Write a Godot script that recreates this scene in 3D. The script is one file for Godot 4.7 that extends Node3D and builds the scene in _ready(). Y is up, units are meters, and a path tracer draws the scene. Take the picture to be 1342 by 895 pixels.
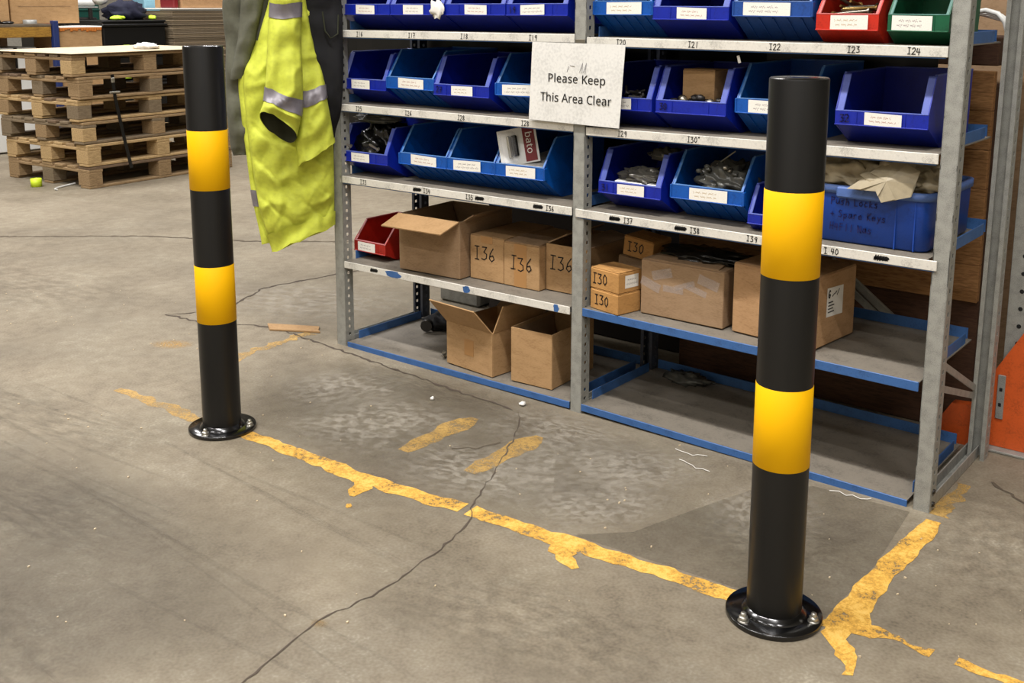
extends Node3D
# A stores area: two striped bollards in front of a bay of steel shelving full of parts bins.
# x runs along the shelf front, z comes out towards the aisle, the shelf's left front foot is the origin.

var M := {}
var rng := RandomNumberGenerator.new()
var used := {}

# ---------------------------------------------------------------- setting up
func _ready() -> void:
	rng.seed = 7
	var cam := Camera3D.new()
	cam.name = "camera"
	cam.projection = Camera3D.PROJECTION_FRUSTUM
	cam.near = 0.05
	cam.far = 60.0
	cam.size = 0.05 * 895.0 / 1400.86
	cam.frustum_offset = Vector2(0.0, -0.05 * (447.5 - 264.12) / 1400.86)
	cam.position = Vector3(2.595, 1.1134, 2.305)
	cam.rotation = Vector3(-0.1826, 0.6756, 0.0)
	add_child(cam)
	cam.current = true
	var env := Environment.new()
	env.background_mode = Environment.BG_COLOR
	env.background_color = Color(0.02, 0.02, 0.02)
	env.tonemap_mode = Environment.TONE_MAPPER_LINEAR
	env.tonemap_exposure = 1.5
	env.sdfgi_enabled = true
	env.ssao_enabled = true
	env.ssil_enabled = true
	var we := WorldEnvironment.new()
	we.name = "surroundings"
	we.environment = env
	add_child(we)
	materials()
	hall()
	lamps()
	floor_marks()
	shelving()
	pallets()
	bollard("bollard", Vector3(0.3058, 0, 0.684), 1.012, [72.0, -36.0, 198.0], "black and yellow steel bollard standing nearer the pallets, in front of the hanging jackets")
	bollard("bollard", Vector3(1.8411, 0, 0.5888), 0.992, [112.0, -8.0, 232.0], "black and yellow steel bollard standing nearest the camera, in front of the right shelving bay")
	bins()
	boxes()
	sign_card()
	contents()
	jackets()
	behind_shelving()
	background()
	debris()

func lamps() -> void:
	# long ceiling battens over the aisles
	var spots := [[2.4, 1.9, 13.0], [0.2, 2.0, 10.5], [-2.6, 2.2, 10.0], [3.2, 5.2, 7.0], [-0.6, 5.4, 5.5], [5.6, 3.6, 8.0], [1.2, 7.0, 3.0], [5.4, 7.0, 3.0], [-4.6, 0.2, 14.0], [-4.6, -3.4, 12.0], [-1.8, -3.2, 9.0], [-7.6, -1.8, 9.0]]  # the two furthest behind the camera are added to brighten upright faces
	for s in spots:
		var t := thing("ceiling_light", "long white ceiling batten " + ["above the near aisle, right of the middle post", "above the near aisle, in front of the left bay", "above the near aisle, left of the far bollard", "behind the camera, nearest the right corner post", "behind the camera, left of the bollards", "far right of the shelving, outside the picture", "added as fill, furthest behind the camera on the left", "added as fill, furthest behind the camera on the right", "above the pallet stack, nearest the camera", "beyond the pallets, above the workbench", "behind the shelving unit", "furthest left over the workbench"][spots.find(s)], "lamp", Vector3(s[0], 5.2, s[1]), 0.0, "ceiling battens")
		var a := st()
		box(a, Vector3(0, 0.05, 0), Vector3(1.6, 0.08, 0.22), 0.01)
		put("housing", a, M.steel, t)
		var b := st()
		box(b, Vector3(0, 0.0, 0), Vector3(1.5, 0.03, 0.16), 0.008)
		put("diffuser", b, M.lamp, t)
		var l := AreaLight3D.new()
		l.name = "batten_light"
		l.area_size = Vector2(1.5, 0.16)
		l.light_color = Color(1.0, 0.988, 0.985)
		l.light_energy = s[2]
		l.shadow_enabled = true
		l.area_range = 40.0
		l.area_attenuation = 2.0
		l.position = Vector3(s[0], 5.17, s[1])
		l.rotation_degrees = Vector3(-90, 0, 0)
		add_child(l, true)

# ---------------------------------------------------------------- objects
func numbered(n: String) -> String:
	if not used.has(n):
		used[n] = 0
		return n
	used[n] += 1
	return "%s_%03d" % [n, used[n]]

func thing(called: String, label: String, category: String, at := Vector3.ZERO, turn := 0.0, group := "") -> Node3D:
	var o := Node3D.new()
	o.name = numbered(called)
	add_child(o)
	o.position = at
	o.rotation.y = turn
	tag(o, label, category, group)
	return o

func tag(o: Node, label: String, category: String, group := "") -> void:
	o.set_meta("label", label)
	o.set_meta("category", category)
	if group:
		o.set_meta("group", group)

func put(called: String, s: SurfaceTool, m: Material, parent: Node = null, smooth := false) -> MeshInstance3D:
	var o := MeshInstance3D.new()
	s.generate_normals()
	o.mesh = s.commit()
	o.material_override = m
	o.mesh.surface_set_material(0, m)
	if parent == null:
		o.name = numbered(called)
		add_child(o)
	else:
		o.name = called if not parent.has_node(called) else free_name(parent, called)
		parent.add_child(o, true)
	return o

func free_name(parent: Node, called: String) -> String:
	var i := 1
	while parent.has_node("%s_%03d" % [called, i]):
		i += 1
	return "%s_%03d" % [called, i]

func share(called: String, mesh: Mesh, m: Material, parent: Node, at: Vector3, b := Basis.IDENTITY) -> MeshInstance3D:
	var o := MeshInstance3D.new()
	o.mesh = mesh
	o.material_override = m
	o.transform = Transform3D(b, at)
	o.name = called if not parent.has_node(called) else free_name(parent, called)
	parent.add_child(o, true)
	return o

func struct(called: String, s: SurfaceTool, m: Material, label := "") -> MeshInstance3D:
	var o := put(called, s, m)
	o.set_meta("kind", "structure")
	if label:
		o.set_meta("label", label)
	return o

# ---------------------------------------------------------------- shapes
func st() -> SurfaceTool:
	var s := SurfaceTool.new()
	s.begin(Mesh.PRIMITIVE_TRIANGLES)
	s.set_smooth_group(-1)
	return s

func tri(s: SurfaceTool, a: Vector3, b: Vector3, c: Vector3, out: Vector3) -> void:
	if (b - a).cross(c - a).dot(out) > 0.0:
		var k := b
		b = c
		c = k
	s.add_vertex(a)
	s.add_vertex(b)
	s.add_vertex(c)

func quad(s: SurfaceTool, a: Vector3, b: Vector3, c: Vector3, d: Vector3, out: Vector3) -> void:
	tri(s, a, b, c, out)
	tri(s, a, c, d, out)

# a quad with texture coordinates: a top left, b top right, c bottom right, d bottom left
func quad_uv(s: SurfaceTool, a: Vector3, b: Vector3, c: Vector3, d: Vector3) -> void:
	var p := [a, b, c, a, c, d]
	var u := [Vector2(0, 0), Vector2(1, 0), Vector2(1, 1), Vector2(0, 0), Vector2(1, 1), Vector2(0, 1)]
	for i in 6:
		s.set_uv(u[i])
		s.add_vertex(p[i])

func box(s: SurfaceTool, c: Vector3, size: Vector3, r := 0.0, b := Basis.IDENTITY) -> void:
	var h := size * 0.5
	r = minf(r, minf(h.x, minf(h.y, h.z)) * 0.9)
	var ax := [Vector3(1, 0, 0), Vector3(0, 1, 0), Vector3(0, 0, 1)]
	for k in 3:
		var u: Vector3 = ax[(k + 1) % 3]
		var v: Vector3 = ax[(k + 2) % 3]
		var n: Vector3 = ax[k]
		var hu: float = h[(k + 1) % 3] - r
		var hv: float = h[(k + 2) % 3] - r
		for sg in [-1.0, 1.0]:
			var o: Vector3 = n * h[k] * sg
			quad(s, c + b * (o - u * hu - v * hv), c + b * (o + u * hu - v * hv), c + b * (o + u * hu + v * hv), c + b * (o - u * hu + v * hv), b * (n * sg))
	if r <= 0.0:
		return
	for k in 3:
		var n: Vector3 = ax[k]
		var u: Vector3 = ax[(k + 1) % 3]
		var v: Vector3 = ax[(k + 2) % 3]
		var hn: float = h[k] - r
		for su in [-1.0, 1.0]:
			for sv in [-1.0, 1.0]:
				var p: Vector3 = u * su * h[(k + 1) % 3] + v * sv * (h[(k + 2) % 3] - r)
				var q: Vector3 = u * su * (h[(k + 1) % 3] - r) + v * sv * h[(k + 2) % 3]
				quad(s, c + b * (p - n * hn), c + b * (p + n * hn), c + b * (q + n * hn), c + b * (q - n * hn), b * (u * su + v * sv))
	for sx in [-1.0, 1.0]:
		for sy in [-1.0, 1.0]:
			for sz in [-1.0, 1.0]:
				var d := Vector3(sx, sy, sz)
				tri(s, c + b * (d * Vector3(h.x, h.y - r, h.z - r)), c + b * (d * Vector3(h.x - r, h.y, h.z - r)), c + b * (d * Vector3(h.x - r, h.y - r, h.z)), b * d)

# a bar from p to q with a rectangular section; up gives the direction of its height
func bar(s: SurfaceTool, p: Vector3, q: Vector3, w: float, hgt: float, up := Vector3.UP, r := 0.0) -> void:
	var z := (q - p).normalized()
	var x := up.cross(z).normalized()
	var y := z.cross(x)
	box(s, (p + q) * 0.5, Vector3(w, hgt, (q - p).length()), r, Basis(x, y, z))

# a flat polygon in the plane u,v at o, pushed out along w by depth
func prism(s: SurfaceTool, poly: PackedVector2Array, o: Vector3, u: Vector3, v: Vector3, w: Vector3, depth: float) -> void:
	var idx := Geometry2D.triangulate_polygon(poly)
	var n := w.normalized()
	for i in range(0, idx.size(), 3):
		var a := poly[idx[i]]
		var b := poly[idx[i + 1]]
		var c := poly[idx[i + 2]]
		var pa := o + u * a.x + v * a.y
		var pb := o + u * b.x + v * b.y
		var pc := o + u * c.x + v * c.y
		tri(s, pa, pb, pc, -n)
		tri(s, pa + n * depth, pb + n * depth, pc + n * depth, n)
	var cc := Geometry2D.is_polygon_clockwise(poly)
	for i in poly.size():
		var a := poly[i]
		var b := poly[(i + 1) % poly.size()]
		var e := b - a
		var o2 := Vector2(e.y, -e.x) if not cc else Vector2(-e.y, e.x)
		var pa := o + u * a.x + v * a.y
		var pb := o + u * b.x + v * b.y
		quad(s, pa, pb, pb + n * depth, pa + n * depth, u * o2.x + v * o2.y)

func loft(s: SurfaceTool, rings: Array, cap0 := true, cap1 := true, closed := true) -> void:
	s.set_smooth_group(1)
	var n: int = rings[0].size()
	for i in rings.size() - 1:
		var a: PackedVector3Array = rings[i]
		var b: PackedVector3Array = rings[i + 1]
		var m := n if closed else n - 1
		for k in m:
			var k2 := (k + 1) % n
			s.add_vertex(a[k]); s.add_vertex(b[k]); s.add_vertex(b[k2])
			s.add_vertex(a[k]); s.add_vertex(b[k2]); s.add_vertex(a[k2])
	s.set_smooth_group(-1)
	for e in 2:
		if (e == 0 and not cap0) or (e == 1 and not cap1):
			continue
		var ring: PackedVector3Array = rings[0] if e == 0 else rings[-1]
		var c := Vector3.ZERO
		for p in ring:
			c += p
		c /= n
		for k in n:
			if e == 0:
				s.add_vertex(c); s.add_vertex(ring[k]); s.add_vertex(ring[(k + 1) % n])
			else:
				s.add_vertex(c); s.add_vertex(ring[(k + 1) % n]); s.add_vertex(ring[k])

# turned about y: profile of (radius, height), bottom to top, open ends
func lathe(s: SurfaceTool, prof: Array, n := 32, at := Vector3.ZERO, cap0 := false, cap1 := false) -> void:
	var rings := []
	for p in prof:
		var r := PackedVector3Array()
		for k in n:
			var a := TAU * k / n
			r.append(at + Vector3(cos(a) * p[0], p[1], sin(a) * p[0]))
		rings.append(r)
	loft(s, rings, cap0, cap1)

func tube(s: SurfaceTool, path: Array, rad: float, n := 8) -> void:
	var rings := []
	for i in path.size():
		var d: Vector3 = (path[mini(i + 1, path.size() - 1)] - path[maxi(i - 1, 0)]).normalized()
		var ref := Vector3.UP if absf(d.y) < 0.9 else Vector3.RIGHT
		var x := d.cross(ref).normalized()
		var y := x.cross(d)
		var r := PackedVector3Array()
		for k in n:
			var a := TAU * k / n
			r.append(path[i] + (x * cos(a) + y * sin(a)) * rad)
		rings.append(r)
	loft(s, rings)

# a crumpled lump: a squashed sphere with creases, for bags and rags
func lump(s: SurfaceTool, c: Vector3, size: Vector3, seed_: int, rough := 0.35, flat_bottom := true, n := 28, freq := 2.2, faceted := false) -> void:
	var f := FastNoiseLite.new()
	f.seed = seed_
	f.noise_type = FastNoiseLite.TYPE_CELLULAR if faceted else FastNoiseLite.TYPE_SIMPLEX_SMOOTH
	f.frequency = freq
	f.fractal_octaves = 3
	var rings := []
	for i in n / 2 + 1:
		var th := PI * i / (n / 2)
		var r := PackedVector3Array()
		for k in n:
			var a := -TAU * k / n
			var d := Vector3(sin(th) * cos(a), cos(th), sin(th) * sin(a))
			var q := 1.0 + rough * f.get_noise_3dv(d)
			var p := d * q * size * 0.5
			if flat_bottom:
				p.y = maxf(p.y, -size.y * 0.32)
			r.append(c + p)
		rings.append(r)
	loft(s, rings, false, false)

# ---------------------------------------------------------------- lettering drawn with strokes
const GLYPH := {
	"I": [[0.1, 1, 0.5, 1], [0.3, 1, 0.3, 0], [0.1, 0, 0.5, 0]],
	"1": [[0.3, 1, 0.3, 0]], "|": [[0.3, 1, 0.3, 0]],
	"2": [[0.05, 0.8, 0.15, 0.97, 0.4, 1, 0.52, 0.8, 0.45, 0.55, 0.05, 0, 0.58, 0.02]],
	"3": [[0.05, 0.95, 0.5, 0.97, 0.25, 0.58, 0.5, 0.45, 0.52, 0.15, 0.3, 0, 0.05, 0.06]],
	"4": [[0.15, 1, 0.05, 0.45, 0.55, 0.45], [0.42, 0.95, 0.38, 0]],
	"5": [[0.52, 1, 0.12, 1, 0.1, 0.58, 0.45, 0.6, 0.52, 0.25, 0.35, 0, 0.05, 0.05]],
	"6": [[0.45, 1, 0.15, 0.6, 0.08, 0.2, 0.3, 0, 0.52, 0.2, 0.4, 0.46, 0.12, 0.35]],
	"7": [[0.05, 1, 0.55, 1, 0.25, 0], [0.2, 0.5, 0.5, 0.52]],
	"8": [[0.3, 0.55, 0.1, 0.75, 0.3, 1, 0.5, 0.78, 0.1, 0.22, 0.3, 0, 0.52, 0.22, 0.3, 0.55]],
	"9": [[0.5, 0.7, 0.3, 0.5, 0.1, 0.72, 0.3, 1, 0.5, 0.9, 0.48, 0.4, 0.4, 0]],
	"0": [[0.3, 1, 0.08, 0.7, 0.1, 0.2, 0.3, 0, 0.52, 0.3, 0.5, 0.8, 0.3, 1]],
	"P": [[0.1, 0, 0.1, 1, 0.45, 0.95, 0.5, 0.65, 0.1, 0.5]], "u": [[0.05, 0.6, 0.08, 0.1, 0.3, 0, 0.48, 0.2, 0.5, 0.6], [0.5, 0.4, 0.55, 0]],
	"s": [[0.45, 0.55, 0.2, 0.6, 0.12, 0.42, 0.42, 0.22, 0.35, 0, 0.05, 0.05]], "h": [[0.1, 1, 0.1, 0], [0.1, 0.4, 0.35, 0.6, 0.45, 0.4, 0.45, 0]],
	"L": [[0.1, 1, 0.1, 0, 0.5, 0.02]], "o": [[0.3, 0.6, 0.08, 0.4, 0.12, 0.08, 0.35, 0, 0.5, 0.3, 0.3, 0.6]], "c": [[0.48, 0.5, 0.25, 0.6, 0.08, 0.3, 0.2, 0, 0.48, 0.08]],
	"k": [[0.1, 1, 0.1, 0], [0.45, 0.6, 0.1, 0.3, 0.48, 0]], "+": [[0.3, 0.7, 0.3, 0.2], [0.05, 0.45, 0.55, 0.45]], "S": [[0.5, 0.9, 0.25, 1, 0.1, 0.75, 0.5, 0.3, 0.35, 0, 0.05, 0.08]],
	"p": [[0.1, 0.6, 0.1, -0.35], [0.1, 0.5, 0.4, 0.6, 0.5, 0.3, 0.3, 0, 0.1, 0.1]], "a": [[0.45, 0.6, 0.15, 0.55, 0.08, 0.15, 0.25, 0, 0.45, 0.2, 0.45, 0.6, 0.52, 0]],
	"r": [[0.12, 0.6, 0.12, 0], [0.12, 0.4, 0.3, 0.6, 0.45, 0.55]], "e": [[0.1, 0.32, 0.48, 0.36, 0.35, 0.6, 0.12, 0.45, 0.15, 0.05, 0.48, 0.06]], "K": [[0.1, 1, 0.1, 0], [0.5, 1, 0.1, 0.45, 0.52, 0]],
	"y": [[0.08, 0.6, 0.28, 0.12], [0.5, 0.6, 0.15, -0.35]], "H": [[0.1, 1, 0.1, 0], [0.5, 1, 0.5, 0], [0.1, 0.5, 0.5, 0.5]], "F": [[0.5, 1, 0.1, 1, 0.1, 0], [0.1, 0.55, 0.42, 0.55]], "N": [[0.1, 0, 0.1, 1, 0.5, 0, 0.5, 1]],
	"G": [[0.5, 0.85, 0.3, 1, 0.1, 0.6, 0.15, 0.1, 0.4, 0, 0.52, 0.35, 0.3, 0.4]], "D": [[0.1, 0, 0.1, 1, 0.42, 0.85, 0.52, 0.5, 0.4, 0.1, 0.1, 0]], ".": [[0.25, 0.05, 0.3, 0.0]], "°": [[0.2, 1.1, 0.1, 0.98, 0.25, 0.9, 0.3, 1.03, 0.2, 1.1]],
	"#": [[0, 0.2, 0.3, 1.0, 0.25, 0.1, 0.7, 1, 0.6, 0.05, 1.1, 0.95, 1.0, 0.1, 1.6, 0.9, 1.5, 0.15, 2.0, 0.9, 1.9, 0.2, 2.4, 0.75], [0, 0.42, 2.5, 0.5], [0.02, 0.62, 2.4, 0.72], [0.1, 0.26, 2.3, 0.25], [0.15, 0.78, 2.2, 0.86], [0.05, 0.52, 2.45, 0.6], [0.1, 0.34, 2.3, 0.38]],
}

func scrawl(s: SurfaceTool, text: String, o: Vector3, u: Vector3, v: Vector3, hgt: float, pen: float) -> void:
	var out := u.cross(v)
	var x := 0.0
	for ch in text:
		if ch == " ":
			x += 0.5
			continue
		if not GLYPH.has(ch):
			continue
		var dy := rng.randf_range(-0.06, 0.06)
		var lean := rng.randf_range(-0.04, 0.08)
		for line in GLYPH[ch]:
			var pts: Array[Vector2] = []
			for i in range(0, line.size(), 2):
				pts.append(Vector2(x + line[i] + line[i + 1] * lean + rng.randf_range(-0.02, 0.02), line[i + 1] + dy) * hgt)
			for i in pts.size() - 1:
				var d := (pts[i + 1] - pts[i]).normalized()
				var nn := Vector2(-d.y, d.x) * pen * 0.5
				var a := pts[i] - d * pen * 0.35
				var b := pts[i + 1] + d * pen * 0.35
				quad(s, o + u * (a.x + nn.x) + v * (a.y + nn.y), o + u * (b.x + nn.x) + v * (b.y + nn.y), o + u * (b.x - nn.x) + v * (b.y - nn.y), o + u * (a.x - nn.x) + v * (a.y - nn.y), out)
		x += 2.7 if ch == "#" else 0.72

# ---------------------------------------------------------------- materials
func layered(size: int, layers: Array, stops: Array) -> Image:
	var data := []
	for l in layers:
		var f := FastNoiseLite.new()
		f.seed = l[0]
		f.frequency = l[1]
		f.noise_type = FastNoiseLite.TYPE_SIMPLEX_SMOOTH
		f.fractal_octaves = l[3] if l.size() > 3 else 3
		data.append(f.get_seamless_image(size, size).get_data())
	var g := Gradient.new()
	g.offsets = PackedFloat32Array(stops.map(func(q): return q[0]))
	g.colors = PackedColorArray(stops.map(func(q): return q[1]))
	var lut := PackedByteArray()
	for i in 256:
		var c := g.sample(i / 255.0)
		lut.append_array([int(c.r * 255), int(c.g * 255), int(c.b * 255), int(c.a * 255)])
	var out := PackedByteArray()
	out.resize(size * size * 4)
	for i in size * size:
		var v := 0.0
		for k in data.size():
			v += data[k][i] * layers[k][2]
		var j := clampi(int(v), 0, 255) * 4
		out[i * 4] = lut[j]
		out[i * 4 + 1] = lut[j + 1]
		out[i * 4 + 2] = lut[j + 2]
		out[i * 4 + 3] = lut[j + 3]
	return Image.create_from_data(size, size, false, Image.FORMAT_RGBA8, out)

func tex(i: Image) -> ImageTexture:
	i.generate_mipmaps()
	return ImageTexture.create_from_image(i)

func mat(called: String, col: Color, rough := 0.6, metal := 0.0, t: Texture2D = null, scale := Vector3.ONE, world := false) -> StandardMaterial3D:
	var m := StandardMaterial3D.new()
	m.resource_name = called
	m.albedo_color = col
	m.roughness = rough
	m.metallic = metal
	if t:
		m.albedo_texture = t
		m.uv1_triplanar = true
		m.uv1_world_triplanar = world
		m.uv1_scale = scale
	M[called] = m
	return m

func g(v: float) -> Color:
	return Color(v, v, v)

func materials() -> void:
	# neutral wear maps multiply the colour of what they lie on
	var speck := tex(layered(512, [[1, 0.01, 0.4, 5], [2, 0.12, 0.6, 4]], [[0.0, g(0.86)], [0.35, g(0.94)], [0.6, g(1.0)], [1.0, g(0.97)]]))
	var scuff := tex(layered(512, [[3, 0.012, 0.35, 5], [4, 0.08, 0.3, 4], [9, 0.3, 0.35, 2]], [[0.0, g(0.6)], [0.3, g(0.8)], [0.46, g(0.94)], [1.0, g(1.0)]]))
	var grain := tex(layered(512, [[5, 0.015, 0.5], [6, 0.06, 0.5]], [[0.0, Color(0.55, 0.5, 0.45)], [0.4, Color(0.82, 0.8, 0.77)], [0.6, Color(0.95, 0.94, 0.92)], [1.0, Color(1, 1, 1)]]))
	var flute := tex(layered(512, [[7, 0.008, 0.5], [8, 0.05, 0.5]], [[0.0, Color(0.8, 0.77, 0.72)], [0.45, Color(0.93, 0.92, 0.9)], [1.0, Color(1, 1, 1)]]))
	var conc := tex(layered(1024, [[11, 0.004, 0.3, 5], [12, 0.03, 0.3, 4], [13, 0.2, 0.4, 3]], [[0.0, Color(0.33, 0.3, 0.255)], [0.32, Color(0.485, 0.445, 0.382)], [0.5, Color(0.53, 0.49, 0.422)], [0.68, Color(0.565, 0.53, 0.462)], [1.0, Color(0.73, 0.7, 0.63)]]))
	var conc_wide := tex(layered(512, [[14, 0.006, 0.6, 5], [15, 0.03, 0.4, 4]], [[0.0, Color(0.8, 0.8, 0.8)], [0.4, Color(0.93, 0.93, 0.92)], [0.6, Color(0.97, 0.97, 0.96)], [1.0, Color(1, 1, 1)]]))
	var gal := tex(layered(512, [[16, 0.015, 0.4, 5], [17, 0.2, 0.6, 4]], [[0.0, g(0.66)], [0.35, g(0.86)], [0.6, g(0.97)], [1.0, g(1.0)]]))
	var bumps := tex(layered(512, [[18, 0.04, 0.5], [19, 0.2, 0.5, 2]], [[0.0, g(0.0)], [1.0, g(1.0)]]))
	var cloth := tex(layered(512, [[20, 0.02, 0.6], [21, 0.25, 0.4, 1]], [[0.0, g(0.8)], [0.5, g(0.95)], [1.0, g(1.0)]]))
	var m: StandardMaterial3D
	m = mat("concrete", g(1.0), 0.72, 0.0, conc, Vector3.ONE * 0.55, true)
	m.detail_enabled = true
	m.detail_blend_mode = BaseMaterial3D.BLEND_MODE_MUL
	m.detail_uv_layer = BaseMaterial3D.DETAIL_UV_2
	m.detail_albedo = conc_wide
	m.heightmap_enabled = true
	m.heightmap_texture = bumps
	m.heightmap_scale = 0.06
	m.metallic_specular = 0.35
	mat("wall_paint", Color(0.72, 0.7, 0.65), 0.9, 0.0, speck, Vector3.ONE * 0.4, true)
	mat("roof_sheet", Color(0.75, 0.75, 0.74), 0.8, 0.0, speck, Vector3.ONE * 0.3, true)
	m = mat("lamp", Color(0.9, 0.9, 0.88), 0.4)
	m.emission_enabled = true
	m.emission = Color(1.0, 0.95, 0.86)
	m.emission_energy_multiplier = 2.0
	m = mat("black_paint", Color(0.028, 0.028, 0.03), 0.38, 0.0)
	m.metallic_specular = 0.5
	m = mat("black_gloss", Color(0.022, 0.022, 0.024), 0.2)
	m.clearcoat_enabled = true
	m.clearcoat = 0.5
	m.clearcoat_roughness = 0.12
	m = mat("yellow_tape", Color(0.94, 0.71, 0.0), 0.6)
	m.metallic_specular = 0.3
	mat("zinc", Color(0.75, 0.74, 0.7), 0.3, 0.9)
	mat("steel", Color(0.6, 0.6, 0.58), 0.5, 0.2, gal, Vector3.ONE * 3.0)
	mat("galvanised", Color(0.65, 0.65, 0.62), 0.55, 0.25, gal, Vector3.ONE * 4.0)
	mat("blue_grey_steel", Color(0.47, 0.52, 0.57), 0.5, 0.25, gal, Vector3.ONE * 3.0)
	mat("blue_paint", Color(0.23, 0.4, 0.63), 0.45, 0.0, scuff, Vector3.ONE * 4.0)
	mat("dusty_deck", Color(0.5, 0.47, 0.42), 0.7, 0.0, scuff, Vector3.ONE * 2.0)
	mat("label_strip", Color(0.88, 0.865, 0.82), 0.5, 0.0, scuff, Vector3.ONE * 3.0)
	mat("marker_ink", Color(0.03, 0.03, 0.04), 0.6)
	mat("pencil", Color(0.5, 0.5, 0.52), 0.7)
	mat("added_dark_box", Color(0.16, 0.13, 0.11), 0.85)
	mat("slate_steel", Color(0.3, 0.32, 0.37), 0.5, 0.2, gal, Vector3.ONE * 4.0)
	mat("hole_dark", Color(0.03, 0.03, 0.03), 0.8)
	for q in [["royal_plastic", Color(0.04, 0.14, 0.62)], ["azure_plastic", Color(0.02, 0.33, 0.68)], ["red_plastic", Color(0.78, 0.16, 0.08)], ["dark_red_plastic", Color(0.68, 0.13, 0.08)], ["green_plastic", Color(0.05, 0.36, 0.23)], ["dusty_azure_plastic", Color(0.12, 0.3, 0.6)], ["tote_plastic", Color(0.06, 0.26, 0.62)]]:
		mat(q[0], q[1], 0.4, 0.0, scuff, Vector3.ONE * 3.0)
		mat(q[0] + "_rim", q[1].lerp(Color(0.74, 0.74, 0.82), 0.4), 0.45, 0.0, scuff, Vector3.ONE * 5.0)
	m = mat("cardboard", Color(0.72, 0.57, 0.41), 0.85, 0.0, flute, Vector3(3, 9, 3))
	mat("cardboard_tan", Color(0.71, 0.57, 0.4), 0.85, 0.0, flute, Vector3(3, 9, 3))
	mat("cardboard_orange", Color(0.76, 0.57, 0.33), 0.85, 0.0, flute, Vector3(3, 9, 3))
	mat("cardboard_dull", Color(0.62, 0.51, 0.39), 0.85, 0.0, flute, Vector3(3, 9, 3))
	mat("cardboard_grey", Color(0.46, 0.41, 0.335), 0.9, 0.0, flute, Vector3(3, 40, 3))
	mat("cardboard_grey_pale", Color(0.55, 0.49, 0.4), 0.9, 0.0, flute, Vector3(3, 40, 3))
	mat("navy_paint", Color(0.13, 0.2, 0.42), 0.5, 0.0, scuff, Vector3.ONE * 4.0)
	mat("board_sheet", Color(0.85, 0.78, 0.66), 0.8, 0.0, flute, Vector3.ONE * 2.0)
	m = mat("tape", Color(0.78, 0.62, 0.4, 0.35), 0.2)
	m.transparency = BaseMaterial3D.TRANSPARENCY_ALPHA
	m = mat("tape_brown", Color(0.66, 0.49, 0.3), 0.3)
	for q in [["pallet_wood_pale", Color(0.77, 0.66, 0.48)], ["pallet_wood", Color(0.64, 0.54, 0.4)], ["pallet_wood_grey", Color(0.53, 0.47, 0.38)], ["pallet_wood_dark", Color(0.48, 0.4, 0.32)]]:
		mat(q[0] + "_x", q[1], 0.85, 0.0, grain, Vector3(1.2, 14, 14))
		mat(q[0] + "_z", q[1], 0.85, 0.0, grain, Vector3(14, 14, 1.2))
	mat("crate_plank", Color(0.68, 0.5, 0.31), 0.8, 0.0, grain, Vector3(1.2, 12, 12))
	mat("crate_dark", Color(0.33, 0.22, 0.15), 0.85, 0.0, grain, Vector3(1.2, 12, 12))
	m = mat("hi_vis", Color(0.8, 0.83, 0.27), 0.75, 0.0, cloth, Vector3.ONE * 5.0)
	m.backlight_enabled = true
	m.backlight = Color(0.1, 0.12, 0.0)
	m.cull_mode = BaseMaterial3D.CULL_DISABLED
	mat("reflective_grey", Color(0.5, 0.48, 0.5), 0.4, 0.15, cloth, Vector3.ONE * 5.0)
	mat("grey_cloth", Color(0.36, 0.36, 0.3), 0.9, 0.0, cloth, Vector3.ONE * 5.0)
	mat("black_cloth", Color(0.05, 0.05, 0.065), 0.9, 0.0, cloth, Vector3.ONE * 5.0)
	mat("dark_lining", Color(0.16, 0.17, 0.1), 0.9)
	m = mat("paper", Color(0.88, 0.875, 0.85), 0.6, 0.0, speck, Vector3.ONE * 1.5)
	mat("white_card", Color(0.9, 0.89, 0.86), 0.7)
	m = mat("clear_film", Color(0.95, 0.95, 0.97, 0.06), 0.1)
	m.transparency = BaseMaterial3D.TRANSPARENCY_ALPHA
	m.cull_mode = BaseMaterial3D.CULL_DISABLED
	mat("bag_plastic", Color(0.32, 0.32, 0.3), 0.22)
	mat("black_plastic", Color(0.05, 0.05, 0.052), 0.35)
	mat("black_bag", Color(0.07, 0.07, 0.065), 0.25)
	mat("film_wrapped", Color(0.42, 0.41, 0.38), 0.16, 0.35)
	mat("beige_bag", Color(0.66, 0.61, 0.5), 0.5, 0.0, cloth, Vector3.ONE * 4.0)
	mat("brass", Color(0.68, 0.56, 0.34), 0.35, 0.8)
	mat("bolt_steel", Color(0.6, 0.58, 0.53), 0.35, 0.85)
	mat("dark_steel", Color(0.22, 0.21, 0.2), 0.45, 0.6)
	mat("orange_paint", Color(0.84, 0.36, 0.13), 0.5, 0.0, scuff, Vector3.ONE * 3.0)
	mat("green_tape", Color(0.82, 0.92, 0.2), 0.5)
	mat("white_plastic", Color(0.86, 0.86, 0.84), 0.45)
	mat("maroon", Color(0.45, 0.08, 0.1), 0.5)
	mat("navy_cloth", Color(0.09, 0.1, 0.19), 0.9, 0.0, cloth, Vector3.ONE * 4.0)
	mat("lime", Color(0.75, 0.9, 0.2), 0.6)
	mat("dark_green", Color(0.04, 0.24, 0.2), 0.45)
	mat("pale_blue", Color(0.5, 0.68, 0.75), 0.5)
	mat("bench_edge", Color(0.66, 0.5, 0.18), 0.6, 0.0, grain, Vector3(10, 10, 1.5))
	mat("bench_top", Color(0.42, 0.37, 0.3), 0.7, 0.0, grain, Vector3(10, 10, 1.5))
	mat("torn_edge", Color(0.72, 0.42, 0.14), 0.9)
	# label cards: faint handwriting that cannot be read
	for k in 4:
		M["card_%d" % k] = scribble_card(k)
	paint_materials()

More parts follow.
